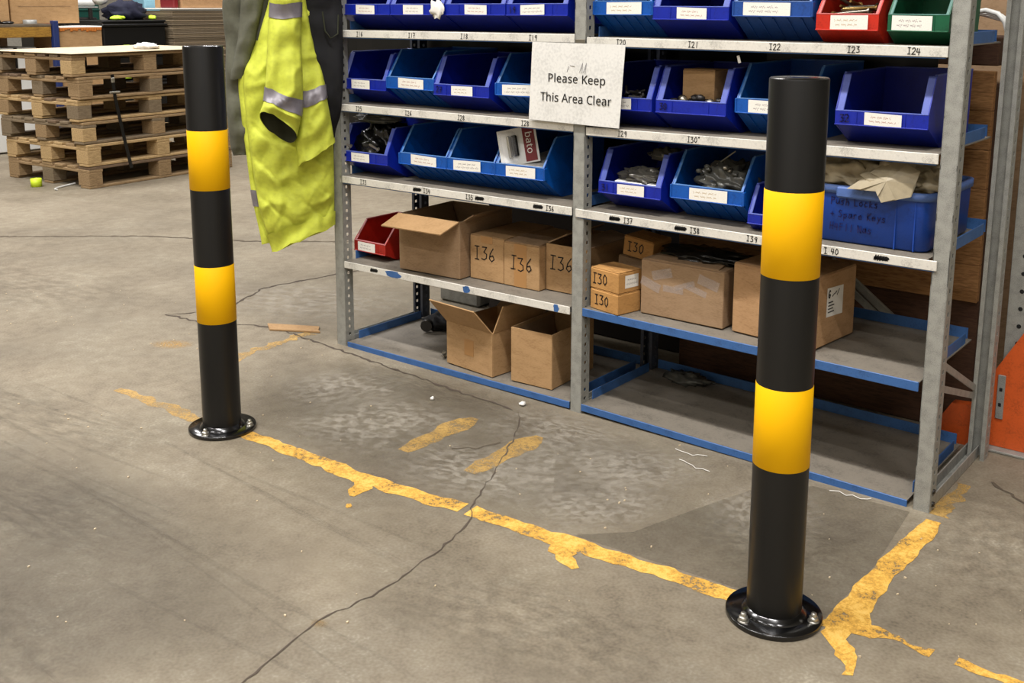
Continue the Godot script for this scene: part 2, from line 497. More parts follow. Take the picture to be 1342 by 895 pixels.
func scribble_card(k: int) -> StandardMaterial3D:
	var r := RandomNumberGenerator.new()
	r.seed = 40 + k
	var im := Image.create(160, 64, false, Image.FORMAT_RGBA8)
	im.fill(Color(0.91, 0.9, 0.86))
	for i in 500:
		im.set_pixel(r.randi_range(0, 159), r.randi_range(0, 63), Color(0.8, 0.78, 0.74))
	var ink: Color = [Color(0.62, 0.42, 0.36), Color(0.5, 0.46, 0.46), Color(0.66, 0.56, 0.4), Color(0.45, 0.42, 0.42)][k]
	for row in 2:
		var x := r.randf_range(12, 26)
		var ph := r.randf_range(0, 6)
		var stop := r.randf_range(105, 148)
		while x < stop:
			x += 0.5
			if fmod(x + row * 7.0, 27.0) > 22.0:
				continue
			var y := 22.0 + row * 21.0 + 5.5 * sin(x * 0.9 + ph) * (0.5 + 0.5 * sin(x * 0.23 + ph)) + 2.0 * sin(x * 2.1)
			for d in 2:
				im.set_pixel(clampi(int(x), 0, 159), clampi(int(y) + d, 0, 63), ink)
	var m := StandardMaterial3D.new()
	m.resource_name = "label_card"
	m.albedo_texture = tex(im)
	m.roughness = 0.5
	return m

func paint_materials() -> void:
	# worn floor paint: the holes in it are where the paint has come off
	var im := layered(1024, [[31, 0.006, 0.4, 3], [32, 0.04, 0.35], [33, 0.12, 0.25, 2]], [[0.0, Color(0.7, 0.55, 0.28, 0.0)], [0.28, Color(0.7, 0.55, 0.28, 0.15)], [0.36, Color(0.74, 0.57, 0.26, 0.8)], [0.5, Color(0.8, 0.61, 0.25, 0.94)], [0.62, Color(0.85, 0.68, 0.33, 1.0)], [1.0, Color(0.88, 0.75, 0.45, 1.0)]])
	var m := mat("floor_paint", g(1.0), 0.6, 0.0, tex(im), Vector3.ONE * 1.6, true)
	m.transparency = BaseMaterial3D.TRANSPARENCY_ALPHA
	var im2 := layered(1024, [[34, 0.008, 0.4, 3], [35, 0.05, 0.35], [36, 0.15, 0.25, 2]], [[0.0, Color(0.7, 0.56, 0.3, 0.0)], [0.3, Color(0.7, 0.56, 0.3, 0.18)], [0.5, Color(0.73, 0.58, 0.3, 0.55)], [1.0, Color(0.82, 0.68, 0.4, 0.95)]])
	m = mat("faded_paint", g(1.0), 0.65, 0.0, tex(im2), Vector3.ONE * 1.6, true)
	m.transparency = BaseMaterial3D.TRANSPARENCY_ALPHA
	mat("crack_dark", Color(0.29, 0.25, 0.21), 0.95)
	mat("crack_soft", Color(0.34, 0.3, 0.245), 0.95)
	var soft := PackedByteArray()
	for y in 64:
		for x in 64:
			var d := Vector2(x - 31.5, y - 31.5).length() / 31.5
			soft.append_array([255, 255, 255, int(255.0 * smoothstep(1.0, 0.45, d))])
	m = mat("soft_stain_and_dimming", Color(0.25, 0.225, 0.19, 0.3), 0.7)
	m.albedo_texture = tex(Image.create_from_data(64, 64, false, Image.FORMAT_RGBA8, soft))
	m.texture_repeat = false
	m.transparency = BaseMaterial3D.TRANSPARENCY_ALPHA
	for k in 3:
		var f := FastNoiseLite.new()
		f.seed = 60 + k
		f.frequency = 0.05
		f.fractal_octaves = 6
		f.fractal_gain = 0.65
		var a := f.get_image(256, 256).get_data()
		var out := PackedByteArray()
		out.resize(256 * 256 * 4)
		for y in 256:
			for x in 256:
				var d := Vector2(x - 127.5, y - 127.5).length() / 127.5
				var v := clampf((1.0 - d) * 1.6, 0.0, 1.0) * clampf((a[y * 256 + x] / 255.0 - 0.3) * 2.2, 0.0, 1.0)
				var i := (y * 256 + x) * 4
				out[i] = 255
				out[i + 1] = 255
				out[i + 2] = 255
				out[i + 3] = int(255 * v)
		var t := tex(Image.create_from_data(256, 256, false, Image.FORMAT_RGBA8, out))
		for q in [["pale_scrape", Color(0.77, 0.74, 0.68, 0.32)], ["dark_stain", Color(0.26, 0.23, 0.19, 0.17)], ["yellow_smear", Color(0.72, 0.55, 0.24, 0.75)]]:
			var s := StandardMaterial3D.new()
			s.resource_name = q[0]
			s.albedo_color = q[1]
			s.albedo_texture = t
			s.texture_repeat = false
			s.roughness = 0.75
			s.transparency = BaseMaterial3D.TRANSPARENCY_ALPHA
			M["%s_%d" % [q[0], k]] = s

# ---------------------------------------------------------------- the building
var slab: MeshInstance3D
var coat_of_paint := 0.0

func hall() -> void:
	var s := SurfaceTool.new()
	s.begin(Mesh.PRIMITIVE_TRIANGLES)
	s.set_smooth_group(-1)
	var x0 := -12.0
	var x1 := 8.0
	var z0 := -12.0
	var z1 := 8.0
	var c := [Vector3(x0, 0, z0), Vector3(x1, 0, z0), Vector3(x1, 0, z1), Vector3(x0, 0, z1)]
	for i in [0, 1, 2, 0, 2, 3]:
		s.set_uv2(Vector2(c[i].x, c[i].z) / 7.0)
		s.add_vertex(c[i])
	for e in 4:
		var a: Vector3 = c[e]
		var b: Vector3 = c[(e + 1) % 4]
		var dn := Vector3(0, -0.2, 0)
		var outw := ((a + b) * 0.5 - Vector3(-2, 0, -2)).normalized()
		quad(s, a, b, b + dn, a + dn, outw)
	quad(s, c[0] - Vector3(0, 0.2, 0), c[1] - Vector3(0, 0.2, 0), c[2] - Vector3(0, 0.2, 0), c[3] - Vector3(0, 0.2, 0), Vector3.DOWN)
	slab = struct("floor", s, M.concrete, "worn grey brown concrete warehouse floor with cracks and yellow paint")
	var w := [["wall_left", Vector3(x0 - 0.1, 2.75, -2), Vector3(0.2, 5.5, 20)], ["wall_right", Vector3(x1 + 0.1, 2.75, -2), Vector3(0.2, 5.5, 20)], ["wall_back", Vector3(-2, 2.75, z0 - 0.1), Vector3(20.4, 5.5, 0.2)], ["wall_front", Vector3(-2, 2.75, z1 + 0.1), Vector3(20.4, 5.5, 0.2)]]
	for q in w:
		var t := st()
		box(t, q[1], q[2])
		struct(q[0], t, M.wall_paint)
	var r := st()
	box(r, Vector3(-2, 5.6, -2), Vector3(20.4, 0.2, 20.4))
	struct("ceiling", r, M.roof_sheet)

# a ragged strip of paint along a path of (x, z, half width)
func paint_strip(path: Array, m: Material, called := "painted_line", rag := 0.25, y := 0.0007, step := 0.012) -> void:
	var s := st()
	coat_of_paint += 0.00002
	y += coat_of_paint
	var f := FastNoiseLite.new()
	f.seed = rng.randi() % 1000
	f.frequency = 12.0
	f.fractal_octaves = 3
	var la := Vector3.ZERO
	var lb := Vector3.ZERO
	var first := true
	for i in path.size() - 1:
		var p: Vector3 = path[i]
		var q: Vector3 = path[i + 1]
		var d := Vector2(q.x - p.x, q.y - p.y)
		var nn := Vector2(-d.y, d.x).normalized()
		var n := maxi(1, int(d.length() / step))
		for k in n + (1 if i == path.size() - 2 else 0):
			var t := float(k) / n
			var c := Vector2(p.x, p.y).lerp(Vector2(q.x, q.y), t)
			var w := lerpf(p.z, q.z, t)
			var wa := w * (1.0 + rag * f.get_noise_2d(c.x + 9.0, c.y) * 2.0)
			var wb := w * (1.0 + rag * f.get_noise_2d(c.x - 9.0, c.y) * 2.0)
			var a := Vector3(c.x + nn.x * wa, y, c.y + nn.y * wa)
			var b := Vector3(c.x - nn.x * wb, y, c.y - nn.y * wb)
			if not first:
				quad(s, la, a, b, lb, Vector3.UP)
			la = a
			lb = b
			first = false
	put(called, s, m, slab)

func crack(pts: Array, w: float, m: Material, y := 0.0009, jit := 0.012) -> void:
	var path := []
	for i in pts.size() - 1:
		var p: Vector2 = pts[i]
		var q: Vector2 = pts[i + 1]
		var n := maxi(1, int(p.distance_to(q) / 0.02))
		for k in n:
			var c := p.lerp(q, float(k) / n) + Vector2(rng.randf_range(-jit, jit), rng.randf_range(-jit, jit)) * 0.6
			path.append(Vector3(c.x, c.y, w * rng.randf_range(0.3, 1.2)))
	path.append(Vector3(pts[-1].x, pts[-1].y, w * 0.3))
	paint_strip(path, m, "crack", 0.5, y, 0.05)

func smear(c: Vector2, size: Vector2, turn: float, m: Material, called := "painted_dimming", y := 0.0005) -> void:
	var s := st()
	var u := Vector3(cos(turn), 0, -sin(turn)) * size.x * 0.5
	var v := Vector3(sin(turn), 0, cos(turn)) * size.y * 0.5
	var o := Vector3(c.x, y, c.y)
	quad_uv(s, o - u - v, o + u - v, o + u + v, o - u + v)
	put(called, s, m, slab)

func floor_marks() -> void:
	# line along the front of the shelving
	paint_strip([Vector3(-0.18, 0.695, 0.012), Vector3(0.0, 0.69, 0.02), Vector3(0.28, 0.682, 0.018)], M.faded_paint, "painted_line", 0.6)
	paint_strip([Vector3(0.28, 0.682, 0.018), Vector3(0.45, 0.667, 0.022), Vector3(0.83, 0.662, 0.025), Vector3(1.11, 0.632, 0.023)], M.floor_paint)
	paint_strip([Vector3(1.13, 0.628, 0.022), Vector3(1.37, 0.608, 0.024), Vector3(1.74, 0.577, 0.024), Vector3(1.9, 0.56, 0.024)], M.floor_paint)
	# line from the corner post to the near bollard
	paint_strip([Vector3(1.955, 0.03, 0.016), Vector3(1.957, 0.12, 0.023), Vector3(1.948, 0.3, 0.025), Vector3(1.948, 0.48, 0.028), Vector3(1.965, 0.56, 0.045)], M.floor_paint, "painted_line", 0.14)
	paint_strip([Vector3(1.955, 0.0, 0.02), Vector3(1.955, -0.2, 0.014)], M.faded_paint, "painted_line", 0.8)
	# flaked ends and drips
	paint_strip([Vector3(1.955, 0.55, 0.03), Vector3(1.985, 0.62, 0.012), Vector3(2.02, 0.68, 0.012)], M.floor_paint, "painted_line", 0.7)
	paint_strip([Vector3(1.955, 0.53, 0.03), Vector3(2.02, 0.525, 0.015), Vector3(2.11, 0.53, 0.012)], M.floor_paint, "painted_line", 0.7)
	paint_strip([Vector3(2.15, 0.525, 0.008), Vector3(2.3, 0.53, 0.016), Vector3(2.4, 0.53, 0.01)], M.floor_paint, "painted_line", 0.6)
	paint_strip([Vector3(0.845, 0.67, 0.024), Vector3(0.862, 0.72, 0.016), Vector3(0.872, 0.745, 0.006)], M.floor_paint, "painted_line", 0.7)
	paint_strip([Vector3(0.895, 0.775, 0.004), Vector3(0.905, 0.785, 0.007), Vector3(0.91, 0.79, 0.003)], M.floor_paint, "painted_line", 0.7)
	paint_strip([Vector3(1.385, 0.62, 0.03), Vector3(1.42, 0.66, 0.02), Vector3(1.46, 0.685, 0.009)], M.floor_paint, "painted_line", 0.7)
	# worn line on the far side
	paint_strip([Vector3(-0.16, -0.02, 0.02), Vector3(-0.14, 0.35, 0.02)], M.faded_paint, "painted_line", 0.9)
	smear(Vector2(-0.42, 0.35), Vector2(0.16, 0.1), 0.5, M.yellow_smear_1, "paint_mark")
	smear(Vector2(1.205, 1.135), Vector2(0.04, 0.03), 0.3, M.yellow_smear_2, "paint_mark")
	# a pair of painted footprints facing the shelves
	for k in 2:
		var c := Vector2(0.785 + 0.215 * k, 0.36 - 0.01 * k)
		paint_strip([Vector3(c.x - 0.0, c.y + 0.13, 0.018), Vector3(c.x - 0.0, c.y + 0.07, 0.03), Vector3(c.x, c.y, 0.026), Vector3(c.x, c.y - 0.07, 0.04), Vector3(c.x, c.y - 0.12, 0.032), Vector3(c.x, c.y - 0.15, 0.012)], M.faded_paint, "painted_footprint", 0.15)
	# cracks and the joint in front of the shelving
	crack([Vector2(1.246, 1.34), Vector2(1.207, 1.204), Vector2(1.2015, 1.11), Vector2(1.2166, 0.987), Vector2(1.198, 0.816), Vector2(1.1665, 0.672), Vector2(1.114, 0.598), Vector2(1.01, 0.362), Vector2(0.93, 0.2), Vector2(0.85, 0.1)], 0.0021, M.crack_dark, 0.0009, 0.008)
	crack([Vector2(-0.3, 0.02), Vector2(0.0, 0.035), Vector2(0.3, 0.06), Vector2(0.6, 0.085), Vector2(0.83, 0.1)], 0.0045, M.crack_dark)
	crack([Vector2(-0.74, 0.16), Vector2(-0.62, 0.0), Vector2(-0.76, -0.3), Vector2(-0.7, -0.63), Vector2(-0.62, -0.9)], 0.0065, M.crack_dark)
	crack([Vector2(-0.74, 0.16), Vector2(-0.55, 0.14), Vector2(-0.4, 0.05), Vector2(-0.3, 0.02)], 0.005, M.crack_dark)
	crack([Vector2(-2.9, 0.2), Vector2(-2.0, -0.55), Vector2(-1.5, -0.8), Vector2(-1.1, -1.1)], 0.011, M.crack_soft)
	crack([Vector2(0.95, 0.3), Vector2(0.92, 0.36), Vector2(0.87, 0.4)], 0.003, M.crack_soft)
	crack([Vector2(2.0, -0.25), Vector2(2.1, -0.18), Vector2(2.3, -0.2)], 0.005, M.crack_soft)
	# pale scrapes where the floor has worn, between the line and the shelves
	for q in [[1.2, 0.3, 0.55, 0.5, 0.3, 0], [1.33, 0.42, 0.4, 0.3, 0.9, 1], [1.02, 0.45, 0.6, 0.35, 0.2, 2], [0.6, 0.4, 0.6, 0.45, 0.4, 1], [0.35, 0.25, 0.5, 0.4, 1.0, 0], [1.0, 0.15, 0.6, 0.3, 0.1, 2], [1.3, 0.2, 0.4, 0.3, 0.6, 0], [-0.45, -0.3, 1.0, 0.6, 0.4, 1], [1.65, 0.25, 0.3, 0.4, 0.2, 2], [0.12, -0.55, 0.6, 0.5, 0.4, 0], [-0.9, -1.4, 1.4, 1.0, 0.3, 2]]:
		smear(Vector2(q[0], q[1]), Vector2(q[2], q[3]), q[4], M["pale_scrape_%d" % q[5]])
	# dark patches and long tyre sweeps in the foreground
	for q in [[0.7, 1.6, 0.9, 0.5, 0.1, 0], [0.3, 1.25, 1.1, 0.3, 0.2, 1], [1.72, 0.33, 0.5, 0.35, 0.3, 2], [1.5, 0.9, 0.8, 0.4, 0.2, 1], [-0.2, 0.95, 1.4, 0.35, 0.15, 2], [2.1, 0.1, 0.5, 0.6, 0.2, 0], [-1.6, 0.3, 1.6, 0.6, 0.2, 1], [0.5, 0.12, 0.9, 0.16, 0.02, 0]]:
		smear(Vector2(q[0], q[1]), Vector2(q[2], q[3]), q[4], M["dark_stain_%d" % q[5]])
	var patch := st()  # darker translucent polygon on the floor, left of the near bollard
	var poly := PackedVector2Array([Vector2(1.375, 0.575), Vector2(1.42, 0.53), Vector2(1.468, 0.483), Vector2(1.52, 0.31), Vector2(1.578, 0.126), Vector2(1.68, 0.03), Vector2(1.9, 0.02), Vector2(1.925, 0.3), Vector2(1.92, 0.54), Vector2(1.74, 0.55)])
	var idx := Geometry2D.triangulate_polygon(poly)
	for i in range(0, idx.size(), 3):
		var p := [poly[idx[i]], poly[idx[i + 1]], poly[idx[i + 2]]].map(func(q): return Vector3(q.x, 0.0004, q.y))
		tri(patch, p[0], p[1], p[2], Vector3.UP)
	var pm := mat("dark_floor_patch", Color(0.27, 0.25, 0.215, 0.2), 0.65)
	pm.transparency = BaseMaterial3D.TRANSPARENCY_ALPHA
	put("dark_floor_patch", patch, pm, slab)
	# loose grit too small to count
	var grit := st()
	for k in 160:
		var c := Vector3(rng.randf_range(-1.5, 2.2), 0.0, rng.randf_range(0.0, 1.6))
		var r := rng.randf_range(0.0012, 0.0032)
		box(grit, c + Vector3(0, r * 0.4, 0), Vector3(r * 1.6, r, r), 0.0, Basis(Vector3.UP, rng.randf() * TAU))
	put("floor_grit", grit, M.board_sheet, slab).set_meta("kind", "stuff")
	smear(Vector2(0.4, 1.35), Vector2(1.9, 0.9), 0.1, M.soft_stain_and_dimming, "painted_dimming", 0.0004)  # painted darkening that tones down the bright pool under the batten
	smear(Vector2(0.75, 0.35), Vector2(1.9, 0.85), -0.05, M.soft_stain_and_dimming, "painted_dimming", 0.0003)
	for k in 44:
		var x := rng.randf_range(-1.4, 1.3)
		var z := rng.randf_range(0.8, 1.65)
		smear(Vector2(x, z), Vector2(rng.randf_range(0.5, 1.5), rng.randf_range(0.008, 0.024)), rng.randf_range(-0.12, 0.1), M["dark_stain_%d" % (k % 3)], "tyre_streak", 0.0006)

# ---------------------------------------------------------------- bollards
func bollard(called: String, at: Vector3, h: float, angles: Array, label: String) -> void:
	var t := thing(called, label, "bollard", at, 0.0, "")
	var s := st()
	lathe(s, [[0.0499, 0.009], [0.0499, h - 0.004], [0.0492, h - 0.0015]], 64)
	put("post", s, M.black_paint, t)
	s = st()
	lathe(s, [[0.0492, h - 0.0015], [0.0475, h], [0.02, h + 0.0008], [0.0005, h + 0.001]], 64)
	put("cap", s, M.black_gloss, t)
	for y in [0.301, 0.6505]:
		s = st()
		lathe(s, [[0.0499, y], [0.0504, y + 0.0004], [0.0504, y + 0.1506], [0.0499, y + 0.151]], 64)
		put("yellow_band", s, M.yellow_tape, t)
	s = st()
	lathe(s, [[0.087, 0.0], [0.0878, 0.0015], [0.0878, 0.0085], [0.0868, 0.01], [0.049, 0.01]], 64)
	put("base_plate", s, M.black_gloss, t)
	s = st()
	lathe(s, [[0.0592, 0.0098], [0.058, 0.0125], [0.0545, 0.0155], [0.051, 0.019], [0.0495, 0.02]], 64)
	put("weld_bead", s, M.black_gloss, t)
	for an in angles:
		var a := deg_to_rad(an)
		var c := Vector3(cos(a) * 0.0735, 0.01, sin(a) * 0.0735)
		s = st()
		lathe(s, [[0.0105, 0.0], [0.0105, 0.0018], [0.0, 0.0018]], 20, c)
		lathe(s, [[0.0086, 0.0018], [0.0088, 0.003], [0.0088, 0.0085], [0.007, 0.0097], [0.0, 0.0097]], 6, c)
		lathe(s, [[0.0052, 0.0095], [0.0052, 0.0155], [0.0042, 0.0165], [0.0, 0.0165]], 12, c)
		put("anchor_nut", s, M.zinc, t)

# ---------------------------------------------------------------- shelving
# front edge heights of each shelf: x0, y0, x1, y1, front strip
const SHELVES := [
	[0.047, 1.262, 0.955, 1.262, 1], [0.047, 1.034, 0.957, 1.036, 1], [0.034, 0.803, 0.956, 0.803, 1], [0.037, 0.5715, 0.9535, 0.5755, 1], [0.044, 0.2895, 0.95, 0.2976, 2], [0.05, 0.0165, 0.9515, 0.0245, 0],
	[0.993, 1.258, 1.902, 1.258, 1], [0.9955, 1.0295, 1.904, 1.0268, 1], [0.996, 0.7965, 1.9, 0.8025, 1], [0.968, 0.5745, 1.914, 0.5728, 1], [0.991, 0.302, 1.893, 0.296, 0], [0.991, 0.0275, 1.886, 0.016, 0],
]
const MARKS := [
	[1, "I16", 0.144], [1, "I17", 0.366], [1, "I18", 0.572], [1, "I19", 0.818], [7, "I20", 1.10], [7, "I21", 1.306], [7, "I22", 1.517], [7, "I23", 1.702], [7, "I24", 1.832],
	[2, "I25", 0.132], [2, "I26", 0.347], [2, "I28", 0.558], [2, "I28", 0.792], [8, "I29", 1.108], [8, "I30°", 1.311],
	[3, "I33", 0.144], [3, "# I34", 0.375], [3, "I35 #", 0.587], [3, "# I36", 0.835], [9, "# I37", 1.09], [9, "# I38", 1.285], [9, "I39", 1.482], [9, "I 40", 1.675], [9, "#", 1.79], [4, "#", 0.18],
]

func shelf_y(i: int, x: float) -> float:
	var q: Array = SHELVES[i]
	return lerpf(q[1], q[3], (x - q[0]) / (q[2] - q[0]))

# a channel post with a row of slots in both side flanges; front face at z = 0, back opening towards -z
func channel_post(s: SurfaceTool, x0: float, w: float, zf: float, dir: float, h: float, lean: float) -> void:
	var t := 0.0022
	var sh := func(y: float) -> float: return lean * y / 1.1
	# the face, in lengths so that it follows the lean
	var n := 12
	for k in n:
		var ya := h * k / n
		var yb := h * (k + 1) / n
		var a: float = x0 + sh.call(ya)
		var b: float = x0 + sh.call(yb)
		for f in [[0.0, Vector3(0, 0, dir)], [t, Vector3(0, 0, -dir)]]:
			var z: float = zf - dir * f[0]
			quad(s, Vector3(a, ya, z), Vector3(a + w, ya, z), Vector3(b + w, yb, z), Vector3(b, yb, z), f[1])
	var pitch := 0.026
	var m := int(h / pitch)
	for side in 2:
		for k in m:
			var ya := pitch * k
			var xs: float = x0 + sh.call(ya + pitch * 0.5) + (0.0 if side == 0 else w - t)
			var c := Vector3(xs + t * 0.5, ya + pitch * 0.5, zf - dir * 0.018)
			box(s, c + Vector3(0, 0, dir * 0.0115), Vector3(t, pitch, 0.013))
			box(s, c - Vector3(0, 0, dir * 0.0115), Vector3(t, pitch, 0.013))
			box(s, c + Vector3(0, pitch * 0.5 - 0.004, 0), Vector3(t, 0.0085, 0.0105))
			box(s, c - Vector3(0, pitch * 0.5 - 0.004, 0), Vector3(t, 0.0085, 0.0105))
		# small return lips at the back of each flange
	box(s, Vector3(x0 + 0.005 + sh.call(h * 0.5), h * 0.5, zf - dir * 0.036), Vector3(0.01, h, t), 0.0, Basis(Vector3(0, 0, 1), -0.0 - lean / 1.1))
	box(s, Vector3(x0 + w - 0.005 + sh.call(h * 0.5), h * 0.5, zf - dir * 0.036), Vector3(0.01, h, t), 0.0, Basis(Vector3(0, 0, 1), -lean / 1.1))

func shelving() -> void:
	var t := thing("shelving_unit", "two-bay grey slotted steel shelving unit with blue shelves and white edge strips", "shelving", Vector3.ZERO)
	for p in [[0.003, 0.042, 0.006], [0.956, 0.036, 0.002], [1.9, 0.036, 0.0065]]:
		var s := st()
		channel_post(s, p[0], p[1], 0.0, 1.0, 1.32, p[2])
		put("front_post", s, M.galvanised, t)
		s = st()
		channel_post(s, p[0] + (0.012 if p[0] > 1.5 else 0.0), p[1] + 0.004, -0.4, -1.0, 1.32, p[2])
		put("rear_post", s, M.galvanised if p[0] > 1.5 else M.slate_steel, t)
		# the tie between the two feet, and braces in the end frames
		s = st()
		box(s, Vector3(p[0] + p[1] - 0.004, 0.016, -0.2), Vector3(0.003, 0.03, 0.37), 0.001)
		box(s, Vector3(p[0] + p[1] - 0.018, 0.002, -0.2), Vector3(0.03, 0.003, 0.37), 0.001)
		box(s, Vector3(p[0] + 0.006, 0.016, -0.2), Vector3(0.003, 0.03, 0.37), 0.001)
		put("foot_tie", s, M.galvanised, t)
		if p[0] > 1.0:
			for b in [[0.335, 0.185], [0.275, 0.165]]:
				s = st()
				bar(s, Vector3(p[0] + 0.018, b[0], -0.05), Vector3(p[0] + 0.018, b[1], -0.36), 0.004, 0.016)
				put("brace", s, M.galvanised, t)
			for k in 2:
				s = st()
				lathe(s, [[0.006, 0.0], [0.006, 0.004], [0.0, 0.004]], 6)
				var o := put("bolt_head", s, M.dark_steel, t)
				o.rotation.z = -PI / 2
				o.position = Vector3(p[0] + p[1], 0.016 + 0.03 * k, -0.018)
	for i in SHELVES.size():
		var q: Array = SHELVES[i]
		var w: float = q[2] - q[0]
		var L := 0.0225 if i % 6 < 5 else 0.02
		var in0 := 0.03 if i == 9 else 0.0
		var in1 := 0.015 if i == 9 else 0.0
		var s := st()
		box(s, Vector3(w * 0.5, -0.0015, -0.198), Vector3(w - in0 - in1, 0.003, 0.392))
		var deck := put("shelf", s, M.dusty_deck, t)
		deck.position = Vector3(q[0], q[1], 0)
		deck.rotation.z = atan2(q[3] - q[1], w)
		s = st()
		# front lip, folded down
		var zl := -0.002 if i != 9 else 0.002
		box(s, Vector3(w * 0.5, -L * 0.5, zl), Vector3(w, L, 0.004), 0.0012)
		box(s, Vector3(w * 0.5, -L + 0.0015, zl - 0.008), Vector3(w - 0.06, 0.003, 0.014))
		put("front_lip", s, M.blue_paint if q[4] == 0 else M.label_strip, deck)
		s = st()
		# upstands at the back and the sides
		box(s, Vector3(w * 0.5, 0.012, -0.394), Vector3(w - 0.02, 0.03, 0.003))
		box(s, Vector3(0.004, 0.0125, -0.2), Vector3(0.003, 0.028, 0.3), 0.001)
		box(s, Vector3(w - 0.004, 0.0125, -0.2), Vector3(0.003, 0.028, 0.3), 0.001)
		if q[4] == 1:
			box(s, Vector3(w * 0.5, -L - 0.001, zl - 0.006), Vector3(w - 0.01, 0.003, 0.01))
		put("upstand", s, M.blue_paint, deck)
		if q[4] == 2:
			for e in [[0.225, 0.07], [0.53, 0.03], [0.86, 0.02]]:
				s = st()
				var poly := PackedVector2Array()
				for k in 14:
					var a := TAU * k / 14
					poly.append(Vector2(e[0] + cos(a) * e[1] * 0.5 * rng.randf_range(0.7, 1.1), -0.011 + clampf(sin(a) * 0.013 * rng.randf_range(0.7, 1.3), -0.0105, 0.0105)))
				prism(s, poly, Vector3(0, 0, zl + 0.0019), Vector3.RIGHT, Vector3.UP, Vector3(0, 0, 1), 0.0004)
				put("bare_patch", s, M.blue_paint, deck)
		for mk in MARKS:
			if mk[0] != i:
				continue
			s = st()
			scrawl(s, mk[1], Vector3(mk[2] - q[0] - 0.012, -0.018, zl + 0.0026), Vector3.RIGHT, Vector3.UP, 0.0135, 0.0019)
			put("marker_lettering", s, M.marker_ink, deck)
	# clip where the strips meet on the middle post
	var s2 := st()
	box(s2, Vector3(0.976, 1.018, 0.0015), Vector3(0.03, 0.012, 0.003), 0.001)
	put("strip_clip", s2, M.bolt_steel, t)

